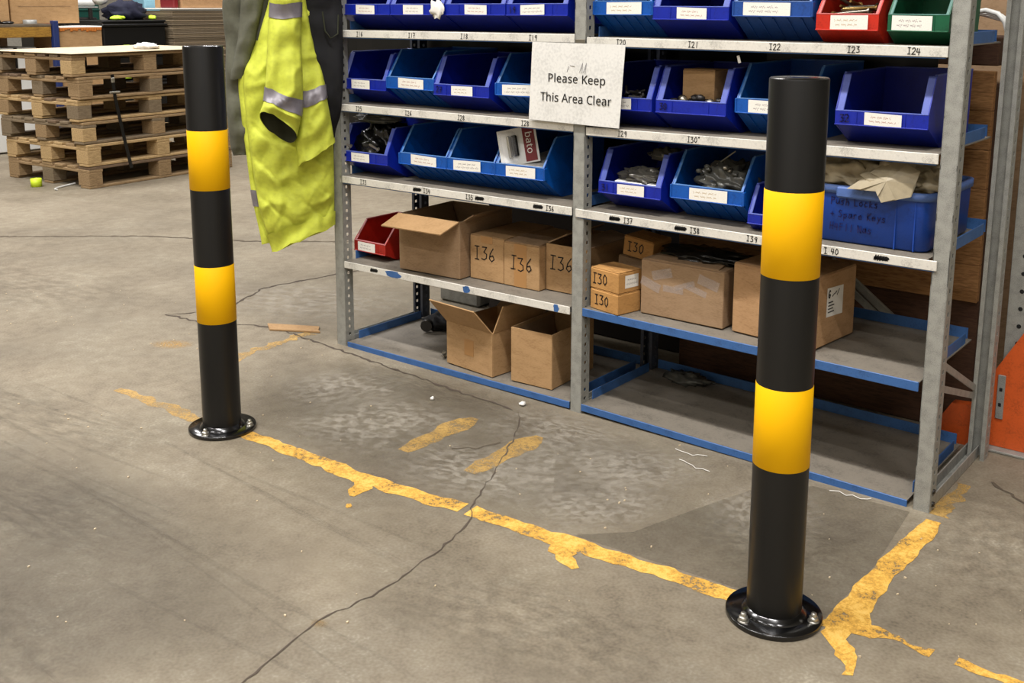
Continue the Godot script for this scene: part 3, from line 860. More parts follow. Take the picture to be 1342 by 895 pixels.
# ---------------------------------------------------------------- bins
# hb, ht: bottom and top of the front lip; h: full height; rim: where the side starts to slope down
func make_bin(called: String, label: String, w: float, kind: Dictionary, m: Material, rim_m: Material, card: int, number := "", group := "") -> Node3D:
	var t := thing(called, label, "bin", Vector3.ZERO, 0.0, group)
	var hb: float = kind.hb
	var ht: float = kind.ht
	var h: float = kind.h
	var rz: float = kind.rim
	var bz: float = kind.base
	var d: float = kind.d
	var T := 0.0026
	var side := PackedVector2Array([Vector2(0, hb), Vector2(0, ht), Vector2(-rz + 0.004, h - 0.006), Vector2(-rz - 0.004, h), Vector2(-d, h), Vector2(-d + 0.012, 0), Vector2(-bz, 0), Vector2(-0.004, hb)])
	var s := st()
	for x in [0.0, w - T]:
		prism(s, side, Vector3(x, 0, 0), Vector3(0, 0, 1), Vector3.UP, Vector3(1, 0, 0), T)
	prism(s, PackedVector2Array([Vector2(-bz, 0), Vector2(-d + 0.012, 0), Vector2(-d + 0.012, T), Vector2(-bz, T)]), Vector3(T, 0, 0), Vector3(0, 0, 1), Vector3.UP, Vector3(1, 0, 0), w - 2 * T)
	prism(s, PackedVector2Array([Vector2(-d, h), Vector2(-d + T, h), Vector2(-d + 0.012 + T, 0), Vector2(-d + 0.012, 0)]), Vector3(T, 0, 0), Vector3(0, 0, 1), Vector3.UP, Vector3(1, 0, 0), w - 2 * T)
	prism(s, PackedVector2Array([Vector2(-bz, 0), Vector2(-0.006, hb), Vector2(-0.006 - T, hb + T), Vector2(-bz - T, T)]), Vector3(T, 0, 0), Vector3(0, 0, 1), Vector3.UP, Vector3(1, 0, 0), w - 2 * T)
	box(s, Vector3(w * 0.5, (hb + ht) * 0.5, -0.0035), Vector3(w - 2 * T, ht - hb, 0.007))
	# ledge under the lip, and the ribs of the ribbed kind
	box(s, Vector3(w * 0.5, hb + 0.001, 0.0005), Vector3(w, 0.003, 0.007), 0.001)
	if kind.ribs:
		for k in 5:
			var x := w * (0.14 + 0.18 * k)
			bar(s, Vector3(x, 0.003, -bz + 0.003), Vector3(x, hb - 0.003, -0.008), 0.004, 0.004, Vector3(0, 0.7, 0.7))
		for x in [-0.0015, w + 0.0015]:
			box(s, Vector3(x, (ht + hb) * 0.5, -0.004), Vector3(0.005, ht - hb, 0.014), 0.0015)
	else:
		for x in [w * 0.24, w * 0.76]:
			box(s, Vector3(x, (ht + hb) * 0.5, 0.0005), Vector3(0.0018, ht - hb - 0.004, 0.0022))
	put("body", s, m, t)
	# the turned-over edge round the opening
	s = st()
	var fw: float = kind.flange
	for k in 2:
		var x := fw * 0.5 if k == 0 else w - fw * 0.5
		var a := Vector3(x, ht - 0.001, -0.003)
		var b := Vector3(x, h - 0.003, -rz)
		bar(s, a, b, fw, 0.0035, Vector3(0, 0.5, 0.8), 0.001)
		var x2 := 0.003 if k == 0 else w - 0.003
		bar(s, Vector3(x2, h - 0.001, -rz - 0.001), Vector3(x2, h - 0.001, -d), 0.0065, 0.004, Vector3.UP, 0.001)
	box(s, Vector3(w * 0.5, ht, -0.004), Vector3(w - 0.002, 0.003, 0.009), 0.001)
	box(s, Vector3(w * 0.5, h, -d), Vector3(w, 0.004, 0.007), 0.001)
	put("rim", s, rim_m, t)
	if card >= 0:
		s = st()
		var cw: float = kind.card
		var cx := w * 0.5 + (0.006 if card % 2 == 0 else -0.012)
		var ch := (ht - hb) * 0.86
		var tilt := 0.02 * (card - 1.5)
		var y := (ht + hb) * 0.5
		quad_uv(s, Vector3(cx - cw * 0.5, y + ch * 0.5 - tilt * cw * 0.5, 0.0032), Vector3(cx + cw * 0.5, y + ch * 0.5 + tilt * cw * 0.5, 0.0032), Vector3(cx + cw * 0.5, y - ch * 0.5 + tilt * cw * 0.5, 0.0032), Vector3(cx - cw * 0.5, y - ch * 0.5 - tilt * cw * 0.5, 0.0032))
		put("label_card", s, M["card_%d" % card], t)
	if number:
		s = st()
		scrawl(s, number, Vector3(0.012, (ht + hb) * 0.5 - 0.008, 0.0032), Vector3.RIGHT, Vector3.UP, 0.016, 0.003)
		put("number_marking", s, M.royal_ink, t)
	return t

func bins() -> void:
	mat("royal_ink", Color(0.05, 0.05, 0.3), 0.5)
	var royal := {"hb": 0.046, "ht": 0.078, "h": 0.161, "rim": 0.042, "base": 0.085, "d": 0.3, "ribs": false, "flange": 0.018, "card": 0.082}
	var azure := {"hb": 0.056, "ht": 0.091, "h": 0.172, "rim": 0.06, "base": 0.085, "d": 0.3, "ribs": true, "flange": 0.008, "card": 0.105}
	var small := {"hb": 0.028, "ht": 0.064, "h": 0.125, "rim": 0.05, "base": 0.05, "d": 0.22, "ribs": false, "flange": 0.009, "card": 0.085}
	var low := {"hb": 0.018, "ht": 0.042, "h": 0.11, "rim": 0.04, "base": 0.03, "d": 0.22, "ribs": false, "flange": 0.01, "card": 0.07}
	# shelf, x0, x1, front z, kind, colour, card, number, label
	var list := [
		[1, 0.029, 0.249, -0.03, royal, "royal", 0, "", "royal blue bin above the I16 mark, at the left end of the top shelf"],
		[1, 0.252, 0.471, -0.03, royal, "royal", 1, "", "royal blue bin above the I17 mark, with a torn white scrap on its front"],
		[1, 0.476, 0.7, -0.03, royal, "royal", 0, "", "royal blue bin above the I18 mark on the top shelf"],
		[1, 0.704, 0.913, -0.03, royal, "royal", 3, "19", "royal blue bin above the I19 mark, beside the middle post"],
		[2, 0.03, 0.226, -0.03, royal, "royal", 1, "", "empty royal blue bin above the I25 mark, beside the left post"],
		[2, 0.229, 0.422, -0.033, azure, "azure", 0, "", "bright blue ribbed bin above the I26 mark on the second shelf"],
		[2, 0.4265, 0.64, -0.03, royal, "royal", 2, "27", "royal blue bin on the second shelf, between two bright blue ribbed bins"],
		[2, 0.658, 0.836, -0.04, azure, "azure", 3, "", "bright blue ribbed bin on the second shelf, half behind the white paper sign"],
		[3, 0.022, 0.236, -0.02, royal, "royal", 1, "", "royal blue bin with a dark plastic bag in it, beside the left post"],
		[3, 0.2795, 0.4745, -0.03, azure, "azure", 0, "", "empty bright blue ribbed bin above the I34 mark, next to the bagged bin"],
		[3, 0.4775, 0.66, -0.03, azure, "azure", 3, "", "empty bright blue ribbed bin above the I35 mark"],
		[3, 0.664, 0.837, -0.03, azure, "azure", 2, "", "bright blue ribbed bin holding a clear pack and white cards"],
		[7, 0.997, 1.171, -0.03, azure, "azure", 2, "", "bright blue ribbed bin above the I20 mark, beside the middle post"],
		[7, 1.1745, 1.384, -0.03, royal, "royal", 0, "", "royal blue bin above the I21 mark on the top shelf"],
		[7, 1.3965, 1.59, -0.03, azure, "dusty_azure", 1, "", "dull blue ribbed bin with a long card, next to the red bin of bolts"],
		[7, 1.602, 1.744, -0.03, small, "red", 2, "", "small red bin filled with long bolts on the top shelf"],
		[7, 1.764, 1.893, -0.03, small, "green", 1, "", "small dark green bin at the right end of the top shelf"],
		[8, 1.0, 1.178, -0.03, royal, "royal", 3, "", "royal blue bin of dark bolts, partly behind the paper sign"],
		[8, 1.191, 1.387, -0.028, royal, "royal", -1, "30", "royal blue bin without a card, holding a brown box and fittings"],
		[8, 1.406, 1.6, -0.045, azure, "azure", 1, "", "bright blue ribbed bin half hidden by the top of the near bollard"],
		[8, 1.662, 1.868, -0.022, royal, "royal", 0, "32", "royal blue bin marked 32, beside the right corner post"],
		[9, 1.0205, 1.212, -0.028, royal, "royal", 2, "31", "royal blue bin with a film wrapped pack, above the I37 mark"],
		[9, 1.24, 1.438, -0.033, azure, "azure", 2, "", "bright blue ribbed bin heaped with clear bags of fittings"],
		[9, 1.454, 1.6, -0.03, low, "royal", 0, "", "low royal blue bin behind the near bollard, above the I39 mark"],
	]
	for q in list:
		var k: Dictionary = q[4].duplicate()
		if q[0] == 7 and q[5] == "dusty_azure":
			k.card = 0.118
		var t := make_bin("storage_bin", q[8], q[2] - q[1], k, M[q[5] + "_plastic"], M[q[5] + "_plastic_rim"], q[6], q[7], "")
		t.position = Vector3(q[1], shelf_y(q[0], q[1]) + 0.0005, q[3])
		t.rotation.z = atan2(shelf_y(q[0], q[2]) - shelf_y(q[0], q[1]), q[2] - q[1])
	# the red bin on the lower shelf is longer and turned a little
	var k2 := {"hb": 0.022, "ht": 0.056, "h": 0.118, "rim": 0.055, "base": 0.05, "d": 0.2, "ribs": false, "flange": 0.008, "card": 0.08}
	var r := make_bin("storage_bin", "dark red bin standing on the fourth shelf beside the open box", 0.145, k2, M.dark_red_plastic, M.dark_red_plastic_rim, 1)
	r.position = Vector3(0.032, shelf_y(4, 0.05) + 0.004, -0.06)
	r.rotation.y = 0.0
	tote()

func tote() -> void:
	var t := thing("storage_tote", "large blue lidless tote with handwriting, behind the right corner post", "tote", Vector3(1.615, shelf_y(9, 1.7) + 0.002, -0.045))
	var w := 0.262
	var d := 0.31
	var h := 0.132
	var rings_o := []
	var rings_i := []
	for y in [0.0, 0.006, h - 0.012, h]:
		var grow: float = 0.004 * y / h
		rings_o.append(round_rect(w, d, 0.028, grow - (0.006 if y == 0.0 else 0.0), y))
		rings_i.append(round_rect(w, d, 0.028, grow - 0.004, maxf(y, 0.004)))
	var s := st()
	loft(s, rings_o, true, false)
	rings_i.reverse()
	loft(s, rings_i, false, true)
	put("body", s, M.tote_plastic, t)
	s = st()
	var lip := [round_rect(w, d, 0.03, 0.004, h - 0.018), round_rect(w, d, 0.03, 0.009, h - 0.018), round_rect(w, d, 0.03, 0.009, h), round_rect(w, d, 0.03, -0.002, h), round_rect(w, d, 0.03, -0.002, h - 0.01)]
	loft(s, lip, false, false)
	box(s, Vector3(w * 0.42, h - 0.014, 0.01), Vector3(0.11, 0.026, 0.012), 0.004)
	put("rim", s, M.tote_plastic_rim, t)
	s = st()
	for x in [0.19, 0.232]:
		box(s, Vector3(x, h * 0.45, 0.0025), Vector3(0.003, h * 0.88, 0.004))
	put("rib", s, M.tote_plastic, t)
	s = st()
	var y := 0.088
	for line in ["Push Locks", "+ Spare Keys", "H4F11 Nas"]:
		scrawl(s, line, Vector3(0.04, y, 0.0045), Vector3.RIGHT, Vector3.UP, 0.016, 0.0022)
		y -= 0.03
	put("handwriting", s, M.royal_ink, t)

func round_rect(w: float, d: float, r: float, grow: float, y: float) -> PackedVector3Array:
	var out := PackedVector3Array()
	var c := [Vector2(w - r, -r), Vector2(r, -r), Vector2(r, -d + r), Vector2(w - r, -d + r)]
	for k in 4:
		for j in 5:
			var a := PI / 2 * (k + j / 4.0)
			# from +x towards +z (front) and round
			var p: Vector2 = c[k] + Vector2(cos(a), sin(a)) * (r + grow)
			out.append(Vector3(p.x, y, p.y))
	return out

# ---------------------------------------------------------------- cartons
# a carton from its front left bottom corner, open ones built of wall panels
func carton(called: String, label: String, at: Vector3, yaw: float, size: Vector3, m: Material, open: bool, group := "") -> Node3D:
	var t := thing(called, label, "box", at, yaw, group)
	var s := st()
	var w := size.x
	var h := size.y
	var d := size.z
	var T := 0.004
	if open:
		box(s, Vector3(w * 0.5, h * 0.5, -T * 0.5), Vector3(w, h, T), 0.001)
		box(s, Vector3(w * 0.5, h * 0.5, -d + T * 0.5), Vector3(w, h, T), 0.001)
		box(s, Vector3(T * 0.5, h * 0.5, -d * 0.5), Vector3(T, h, d - T * 2), 0.001)
		box(s, Vector3(w - T * 0.5, h * 0.5, -d * 0.5), Vector3(T, h, d - T * 2), 0.001)
		box(s, Vector3(w * 0.5, T * 0.5, -d * 0.5), Vector3(w - T * 2, T, d - T * 2))
	else:
		box(s, Vector3(w * 0.5, h * 0.5 - 0.001, -d * 0.5), Vector3(w, h - 0.002, d), 0.002)
		# the two top flaps meet in the middle
		box(s, Vector3(w * 0.5, h - 0.0005, -d * 0.25 - 0.0005), Vector3(w - 0.002, 0.002, d * 0.5 - 0.003), 0.0008)
		box(s, Vector3(w * 0.5, h - 0.0005, -d * 0.75 + 0.0005), Vector3(w - 0.002, 0.002, d * 0.5 - 0.003), 0.0008)
	put("body", s, m, t)
	return t

# a flap hinged along p..q, its free edge moved by the vector out
func flap(t: Node3D, p: Vector3, q: Vector3, out: Vector3, m: Material, taper := 0.0) -> void:
	var s := st()
	var d := (q - p).normalized()
	var n := d.cross(out).normalized() * 0.0018
	var c := [p, q, q + out - d * taper, p + out + d * taper]
	quad(s, c[0] + n, c[1] + n, c[2] + n, c[3] + n, n)
	quad(s, c[0] - n, c[1] - n, c[2] - n, c[3] - n, -n)
	for k in 4:
		var a: Vector3 = c[k]
		var b: Vector3 = c[(k + 1) % 4]
		quad(s, a + n, b + n, b - n, a - n, (b - a).cross(n))
	put("flap", s, m, t)

func written(t: Node3D, text: String, at: Vector3, hgt: float, pen: float, u := Vector3.RIGHT) -> void:
	var s := st()
	scrawl(s, text, at, u, Vector3.UP, hgt, pen)
	put("handwriting", s, M.marker_ink, t)

func strip(t: Node3D, called: String, c: Vector3, size: Vector3, m: Material) -> void:
	var s := st()
	box(s, c, size)
	put(called, s, m, t)

func boxes() -> void:
	var t := carton("cardboard_box", "open brown cardboard box with its front flap folded out, on the fourth shelf", Vector3(0.274, shelf_y(4, 0.4) + 0.004, -0.026), 0.05, Vector3(0.242, 0.176, 0.27), M.cardboard_dull, true)
	flap(t, Vector3(0.0, 0.176, 0), Vector3(0.242, 0.176, 0), Vector3(0.0, -0.025, 0.085), M.cardboard_tan, 0.004)
	flap(t, Vector3(0.242, 0.176, -0.02), Vector3(0.242, 0.176, -0.26), Vector3(0.03, 0.02, 0.0), M.cardboard_dull, 0.01)
	flap(t, Vector3(0.0, 0.176, -0.26), Vector3(0.0, 0.176, -0.02), Vector3(0.04, -0.09, 0.0), M.cardboard_dull, 0.01)
	t = carton("cardboard_box", "closed tan box marked I36 right beside the open box", Vector3(0.522, shelf_y(4, 0.6) + 0.002, -0.0785), 0.0, Vector3(0.131, 0.135, 0.25), M.cardboard_tan, false)
	written(t, "I36", Vector3(0.016, 0.062, 0.0008), 0.04, 0.0034)
	strip(t, "tape", Vector3(0.066, 0.125, 0.0004), Vector3(0.045, 0.02, 0.0008), M.tape_brown)
	t = carton("cardboard_box", "middle tan box of the three marked I36, tape down its front", Vector3(0.656, shelf_y(4, 0.7) + 0.002, -0.076), 0.0, Vector3(0.131, 0.13, 0.25), M.cardboard_tan, false)
	strip(t, "tape", Vector3(0.062, 0.065, 0.0004), Vector3(0.046, 0.128, 0.0008), M.tape_brown)
	written(t, "I36", Vector3(0.024, 0.052, 0.0012), 0.04, 0.0034)
	flap(t, Vector3(0.005, 0.131, -0.006), Vector3(0.126, 0.131, -0.006), Vector3(0.0, 0.008, -0.09), M.cardboard_dull, 0.002)
	t = carton("cardboard_box", "tan box marked I36 whose right side is behind the middle post", Vector3(0.79, shelf_y(4, 0.8) + 0.003, -0.105), 0.0, Vector3(0.145, 0.137, 0.24), M.cardboard_tan, true)
	written(t, "I36", Vector3(0.012, 0.062, 0.0008), 0.04, 0.0034)
	flap(t, Vector3(0.0, 0.137, -0.22), Vector3(0.0, 0.137, -0.01), Vector3(0.06, 0.03, 0.0), M.cardboard_dull, 0.01)
	flap(t, Vector3(0.145, 0.137, -0.01), Vector3(0.145, 0.137, -0.22), Vector3(-0.06, 0.015, 0.0), M.cardboard_dull, 0.01)
	# bottom shelf
	t = carton("cardboard_box", "open box with raised flaps on the bottom shelf", Vector3(0.461, shelf_y(5, 0.5) + 0.004, -0.036), -0.097, Vector3(0.199, 0.136, 0.22), M.cardboard_tan, true)
	flap(t, Vector3(0.0, 0.136, 0), Vector3(0.199, 0.136, 0), Vector3(-0.012, 0.075, 0.06), M.cardboard_tan, 0.002)
	flap(t, Vector3(0.199, 0.136, -0.005), Vector3(0.199, 0.136, -0.21), Vector3(0.03, 0.085, 0.0), M.cardboard_tan, 0.01)
	flap(t, Vector3(0.199, 0.136, -0.22), Vector3(0.0, 0.136, -0.22), Vector3(0.0, 0.04, -0.05), M.cardboard_dull, 0.01)
	strip(t, "tape", Vector3(0.1, 0.07, 0.0004), Vector3(0.04, 0.05, 0.0008), M.tape_brown)
	t = carton("cardboard_box", "open topped box without raised flaps, on the bottom shelf beside the middle post", Vector3(0.719, shelf_y(5, 0.8) + 0.003, -0.031), 0.058, Vector3(0.143, 0.163, 0.23), M.cardboard_tan, true)
	flap(t, Vector3(0.0, 0.163, -0.22), Vector3(0.0, 0.163, -0.01), Vector3(0.02, -0.1, 0.0), M.cardboard_dull, 0.005)
	# right bay
	var y0 := shelf_y(10, 1.05) + 0.0005
	t = carton("cardboard_box", "lower of the two small orange boxes marked I30", Vector3(1.004, y0, -0.02), -0.22, Vector3(0.106, 0.056, 0.087), M.cardboard_orange, false)
	written(t, "I30", Vector3(0.018, 0.016, 0.0008), 0.026, 0.003)
	t = carton("cardboard_box", "upper small orange box marked I30 with a white label on its side", Vector3(1.0035, y0 + 0.0575, -0.021), -0.21, Vector3(0.106, 0.057, 0.089), M.cardboard_orange, false)
	written(t, "I30", Vector3(0.008, 0.016, 0.0008), 0.028, 0.003)
	strip(t, "tape", Vector3(0.053, 0.0575, -0.045), Vector3(0.106, 0.0008, 0.03), M.tape_brown)
	var s := st()
	quad_uv(s, Vector3(0.1067, 0.047, -0.025), Vector3(0.1067, 0.047, -0.075), Vector3(0.1067, 0.012, -0.075), Vector3(0.1067, 0.012, -0.025))
	put("address_label", s, M.card_3, t)
	t = carton("cardboard_box", "brown box at the back of the fourth shelf, under the small tilted box", Vector3(0.995, y0, -0.17), 0.0, Vector3(0.13, 0.118, 0.17), M.cardboard_dull, false)
	t = carton("cardboard_box", "small box marked I30 lying tilted behind the two orange boxes", Vector3(1.022, y0 + 0.128, -0.15), -0.05, Vector3(0.098, 0.056, 0.09), M.cardboard_orange, false)
	t.rotation.z = -0.1
	written(t, "I30", Vector3(0.014, 0.016, 0.0008), 0.026, 0.003)
	# the big taped box
	t = carton("cardboard_box", "wide brown box wound with clear tape in the middle of the fourth shelf", Vector3(1.139, shelf_y(10, 1.25) + 0.003, -0.06), 0.0, Vector3(0.243, 0.148, 0.2), M.cardboard_dull, false)
	for k in 6:
		s = st()
		var a := rng.randf_range(-0.5, 0.5)
		var c := Vector3(0.03 + 0.034 * k, rng.randf_range(0.07, 0.12), 0.0006)
		bar(s, c - Vector3(cos(a), sin(a) , 0) * 0.03, c + Vector3(cos(a), sin(a), 0) * 0.03, 0.0008, rng.randf_range(0.012, 0.03), Vector3(-sin(a), cos(a), 0))
		put("clear_tape", s, M.clear_film, t)
	flap(t, Vector3(0.02, 0.149, -0.005), Vector3(0.225, 0.149, -0.005), Vector3(0.0, 0.006, -0.07), M.cardboard_dull, 0.01)
	t = carton("cardboard_box", "plain brown box with a shipping label on its side, behind the near bollard", Vector3(1.405, shelf_y(10, 1.5) + 0.004, -0.066), -0.1, Vector3(0.226, 0.178, 0.2), M.cardboard, false)
	s = st()
	quad_uv(s, Vector3(0.2268, 0.142, -0.055), Vector3(0.2268, 0.138, -0.135), Vector3(0.2268, 0.066, -0.135), Vector3(0.2268, 0.07, -0.055))
	put("shipping_label", s, M.white_card, t)
	s = st()
	var back := Vector3(0, 0, -1)
	scrawl(s, "G", Vector3(0.2274, 0.118, -0.06), back, Vector3.UP, 0.018, 0.004)
	for k in 3:
		bar(s, Vector3(0.2274, 0.118 + 0.005 * (k % 2), -0.08 - 0.012 * k), Vector3(0.2274, 0.124 + 0.004 * k, -0.09 - 0.012 * k), 0.0006, 0.002)
	for k in 4:
		bar(s, Vector3(0.2274, 0.105 - 0.008 * k, -0.062), Vector3(0.2274, 0.105 - 0.008 * k, -0.085 - 0.006 * (k % 2)), 0.0006, 0.0025)
	put("label_print", s, M.marker_ink, t)

# ---------------------------------------------------------------- the paper sign
func text_part(parent: Node3D, text: String, width: float, hgt: float, at: Vector3, turn: float, m: Material) -> void:
	var f := SystemFont.new()
	f.font_names = PackedStringArray(["Droid Sans"])
	var tm := TextMesh.new()
	tm.text = text
	tm.font = f
	tm.font_size = 64
	tm.pixel_size = 0.001
	tm.depth = 0.0005
	tm.curve_step = 1.0
	var o := MeshInstance3D.new()
	o.mesh = tm
	o.name = "lettering" if not parent.has_node("lettering") else free_name(parent, "lettering")
	o.material_override = m
	parent.add_child(o, true)
	var bb := tm.get_aabb()
	o.scale = Vector3(width / bb.size.x, hgt / bb.size.y, 1.0)
	o.rotation.z = turn
	o.position = at

func sign_card() -> void:
	var t := thing("paper_sign", "white paper sign reading Please Keep This Area Clear, fixed over the middle post", "sign", Vector3(0.969, 0.908, 0.008))
	var s := st()
	# a sheet that bows slightly: corners measured from the photo
	var tl := Vector3(0.8245 - 0.969, 0.1062, 0.0)
	var tr := Vector3(1.1195 - 0.969, 0.1045, 0.0)
	var br := Vector3(1.1062 - 0.969, -0.1075, 0.002)
	var bl := Vector3(0.8145 - 0.969, -0.1025, 0.002)
	var n := 12
	var P := func(i: int, j: int) -> Vector3:
		var u := float(i) / n
		var v := float(j) / n
		return tl.lerp(tr, u).lerp(bl.lerp(br, u), v) + Vector3(0, 0, 0.0012 * sin(PI * u) + 0.0003 * sin(v * 9.0 + u * 4.0))
	for i in n:
		for j in n:
			for e in [0.0, -0.0012]:
				var dz := Vector3(0, 0, e)
				quad(s, P.call(i, j) + dz, P.call(i + 1, j) + dz, P.call(i + 1, j + 1) + dz, P.call(i, j + 1) + dz, Vector3(0, 0, 1 if e == 0.0 else -1))
	put("sheet", s, M.paper, t)
	# faint pencil rubbings above the words
	s = st()
	for q in [[-0.022, 0.045, -0.028, 0.03], [-0.018, 0.048, -0.003, 0.046], [0.012, 0.03, 0.022, 0.055], [0.022, 0.055, 0.02, 0.028], [0.024, 0.03, 0.034, 0.055], [0.034, 0.055, 0.03, 0.028]]:
		bar(s, Vector3(q[0], q[1], 0.0026), Vector3(q[2], q[3], 0.0026), 0.0004, 0.0012, Vector3(0, 0, 1))
	put("pencil_marks", s, M.pencil, t)
	text_part(t, "Please Keep", 0.181, 0.0305, Vector3(0.002, 0.012, 0.0029), -0.011, M.marker_ink)
	text_part(t, "This Area Clear", 0.227, 0.0245, Vector3(0.0, -0.0395, 0.0036), -0.014, M.marker_ink)

# ---------------------------------------------------------------- what lies in the bins
func bolt_mesh(len: float, r: float) -> ArrayMesh:
	var s := st()
	lathe(s, [[r, 0.0], [r, len - r * 2.0], [r * 0.8, len]], 10, Vector3.ZERO, true, true)
	lathe(s, [[r * 2.0, -r * 1.3], [r * 2.0, 0.0]], 6, Vector3.ZERO, true, true)
	s.generate_normals()
	return s.commit()

func single(called: String, label: String, category: String, mesh: Mesh, m: Material, at: Vector3, b: Basis, group := "") -> void:
	var o := MeshInstance3D.new()
	o.mesh = mesh
	o.material_override = m
	o.name = numbered(called)
	o.transform = Transform3D(b, at)
	add_child(o)
	tag(o, label, category, group)

func contents() -> void:
	rng.seed = 11
	var bm := bolt_mesh(0.07, 0.0036)
	var y := shelf_y(7, 1.67)
	for k in 16:
		var b := Basis.from_euler(Vector3(0.0, rng.randf_range(-0.5, 0.5), PI / 2 + rng.randf_range(-0.12, 0.12)))
		if k % 3 == 0:
			b = Basis.from_euler(Vector3(PI / 2 - rng.randf_range(0.0, 0.4), rng.randf_range(-0.4, 0.4), 0))
		single("long_bolt", "long brassy bolt lying in the small red bin on the top shelf", "bolt", bm, M.brass if k % 2 else M.bolt_steel, Vector3(rng.randf_range(1.7, 1.722) if k % 3 else rng.randf_range(1.635, 1.71), y + 0.045 + 0.0026 * k, rng.randf_range(-0.1, -0.065) if k % 3 else rng.randf_range(-0.16, -0.125)), b, "bolts in the red bin")
	# dark bolts in the bin beside the sign, fittings in the next
	var sm := bolt_mesh(0.03, 0.004)
	for k in 14:
		var b := Basis.from_euler(Vector3(rng.randf() * TAU, rng.randf() * TAU, rng.randf() * TAU))
		single("dark_bolt", "short dark bolt in the royal blue bin beside the paper sign", "bolt", sm, M.dark_steel, Vector3(rng.randf_range(1.07, 1.165), 0.8 + rng.randf_range(0.06, 0.088), rng.randf_range(-0.11, -0.05)), b, "dark bolts beside the sign")
	for k in 12:
		var s := st()
		lump(s, Vector3.ZERO, Vector3(0.022, 0.018, 0.022), 90 + k, 0.5, false, 12)
		s.generate_normals()
		single("fitting", "small dark fitting in the bin with the brown box", "fitting", s.commit(), M.dark_steel if k % 3 else M.bolt_steel, Vector3(1.215 + 0.0125 * k, 0.8 + rng.randf_range(0.068, 0.084), rng.randf_range(-0.085, -0.055)), Basis.IDENTITY, "fittings beside the brown box")
	carton("cardboard_box", "small brown box standing in the royal blue bin marked 30", Vector3(1.233, 0.868, -0.085), -0.08, Vector3(0.094, 0.085, 0.07), M.cardboard_tan, false)
	# plastic bag in the left bin of the third shelf
	var s := st()
	lump(s, Vector3(0.0, 0, 0), Vector3(0.15, 0.15, 0.17), 5, 0.55, true, 40, 1.8)
	put_thing("plastic_bag", "crumpled dark plastic bag stuffed into the bin beside the left post", "bag", s, M.black_bag, Vector3(0.115, 0.665, -0.13))
	s = st()
	lump(s, Vector3(0.0, 0, 0), Vector3(0.17, 0.035, 0.1), 6, 0.6, true, 32, 2.6)
	put_thing("plastic_bag", "pale grey plastic bag flattened over the dark bag, under the third shelf edge", "bag", s, M.bag_plastic, Vector3(0.12, 0.752, -0.1))
	for q in [[0.05, 0.664, -0.035], [0.175, 0.664, -0.035]]:
		var b := Basis.from_euler(Vector3(0.8, 0.3, 0.6))
		single("bolt", "shiny bolt beside the dark bag in the left bin", "bolt", sm, M.bolt_steel, Vector3(q[0], q[1], q[2]), b, "bolts beside the dark bag")
	# clear pack and white cards
	var t := thing("blister_pack", "clear blister pack with a dark red card, leaning in the bright blue bin", "pack", Vector3(0.682, 0.656, -0.03), 0.0)
	var bs := Basis.from_euler(Vector3(-0.2, 0.4, 0.22))
	s = st()
	box(s, bs * Vector3(0.06, 0.05, -0.006), Vector3(0.115, 0.105, 0.0015), 0.0004, bs)
	put("backing_card", s, M.white_plastic, t)
	s = st()
	box(s, bs * Vector3(0.033, 0.05, 0.006), Vector3(0.05, 0.09, 0.024), 0.006, bs)
	put("blister", s, M.clear_film, t)
	s = st()
	box(s, bs * Vector3(0.052, 0.052, 0.002), Vector3(0.018, 0.06, 0.012), 0.003, bs)
	put("fitting_body", s, M.black_plastic, t)
	s = st()
	box(s, bs * Vector3(0.036, 0.05, 0.003), Vector3(0.01, 0.066, 0.012), 0.003, bs)
	put("metal_body", s, M.bolt_steel, t)
	s = st()
	box(s, bs * Vector3(0.094, 0.052, -0.0048), Vector3(0.034, 0.1, 0.001), 0.0, bs)
	put("red_print", s, M.maroon, t)
	text_part(t, "bato", 0.06, 0.02, bs * Vector3(0.094, 0.055, -0.003), 0.0, M.white_card)
	(t.get_node("lettering") as Node3D).basis = bs * Basis(Vector3(0, 0, 1), -PI / 2) * Basis.from_scale((t.get_node("lettering") as Node3D).scale)
	for k in 7:
		s = st()
		box(s, Vector3.ZERO, Vector3(0.125, 0.0035, 0.2), 0.0008)
		s.generate_normals()
		single("white_card", "flat white card lying in the bright blue bin with the clear pack", "card", s.commit(), M.paper, Vector3(0.757 + rng.randf_range(-0.004, 0.004), 0.648 + 0.0042 * k, -0.15 + rng.randf_range(-0.006, 0.006)), Basis.from_euler(Vector3(0.1, rng.randf_range(-0.04, 0.04), 0.0)), "white cards in the bin")
	# film wrapped pack
	t = thing("wrapped_pack", "grey film wrapped pack in the royal blue bin above the I37 mark", "pack", Vector3(1.125, 0.625, -0.09), 0.0)
	s = st()
	box(s, Vector3(-0.005, 0.018, 0.0), Vector3(0.13, 0.03, 0.09), 0.004, Basis.from_euler(Vector3(0.1, 0.1, -0.02)))
	put("pack", s, M.white_plastic, t)
	s = st()
	lump(s, Vector3(-0.005, 0.04, -0.005), Vector3(0.135, 0.045, 0.09), 8, 0.5, true, 40, 3.0)
	put("film", s, M.film_wrapped, t)
	s = st()
	lump(s, Vector3(0, 0, 0), Vector3(0.1, 0.04, 0.08), 19, 0.5, true, 30, 3.0)
	put_thing("wrapped_pack", "second film wrapped pack further back in the bin above the I37 mark", "pack", s, M.film_wrapped, Vector3(1.15, 0.716, -0.17))
	# bag of clear fittings
	s = st()
	lump(s, Vector3.ZERO, Vector3(0.15, 0.1, 0.14), 9, 0.5, true, 44, 2.4)
	put_thing("plastic_bag", "clear plastic bag of fittings heaped in the bright blue bin, right of the I37 mark", "bag", s, M.bag_plastic, Vector3(1.355, 0.672, -0.115))
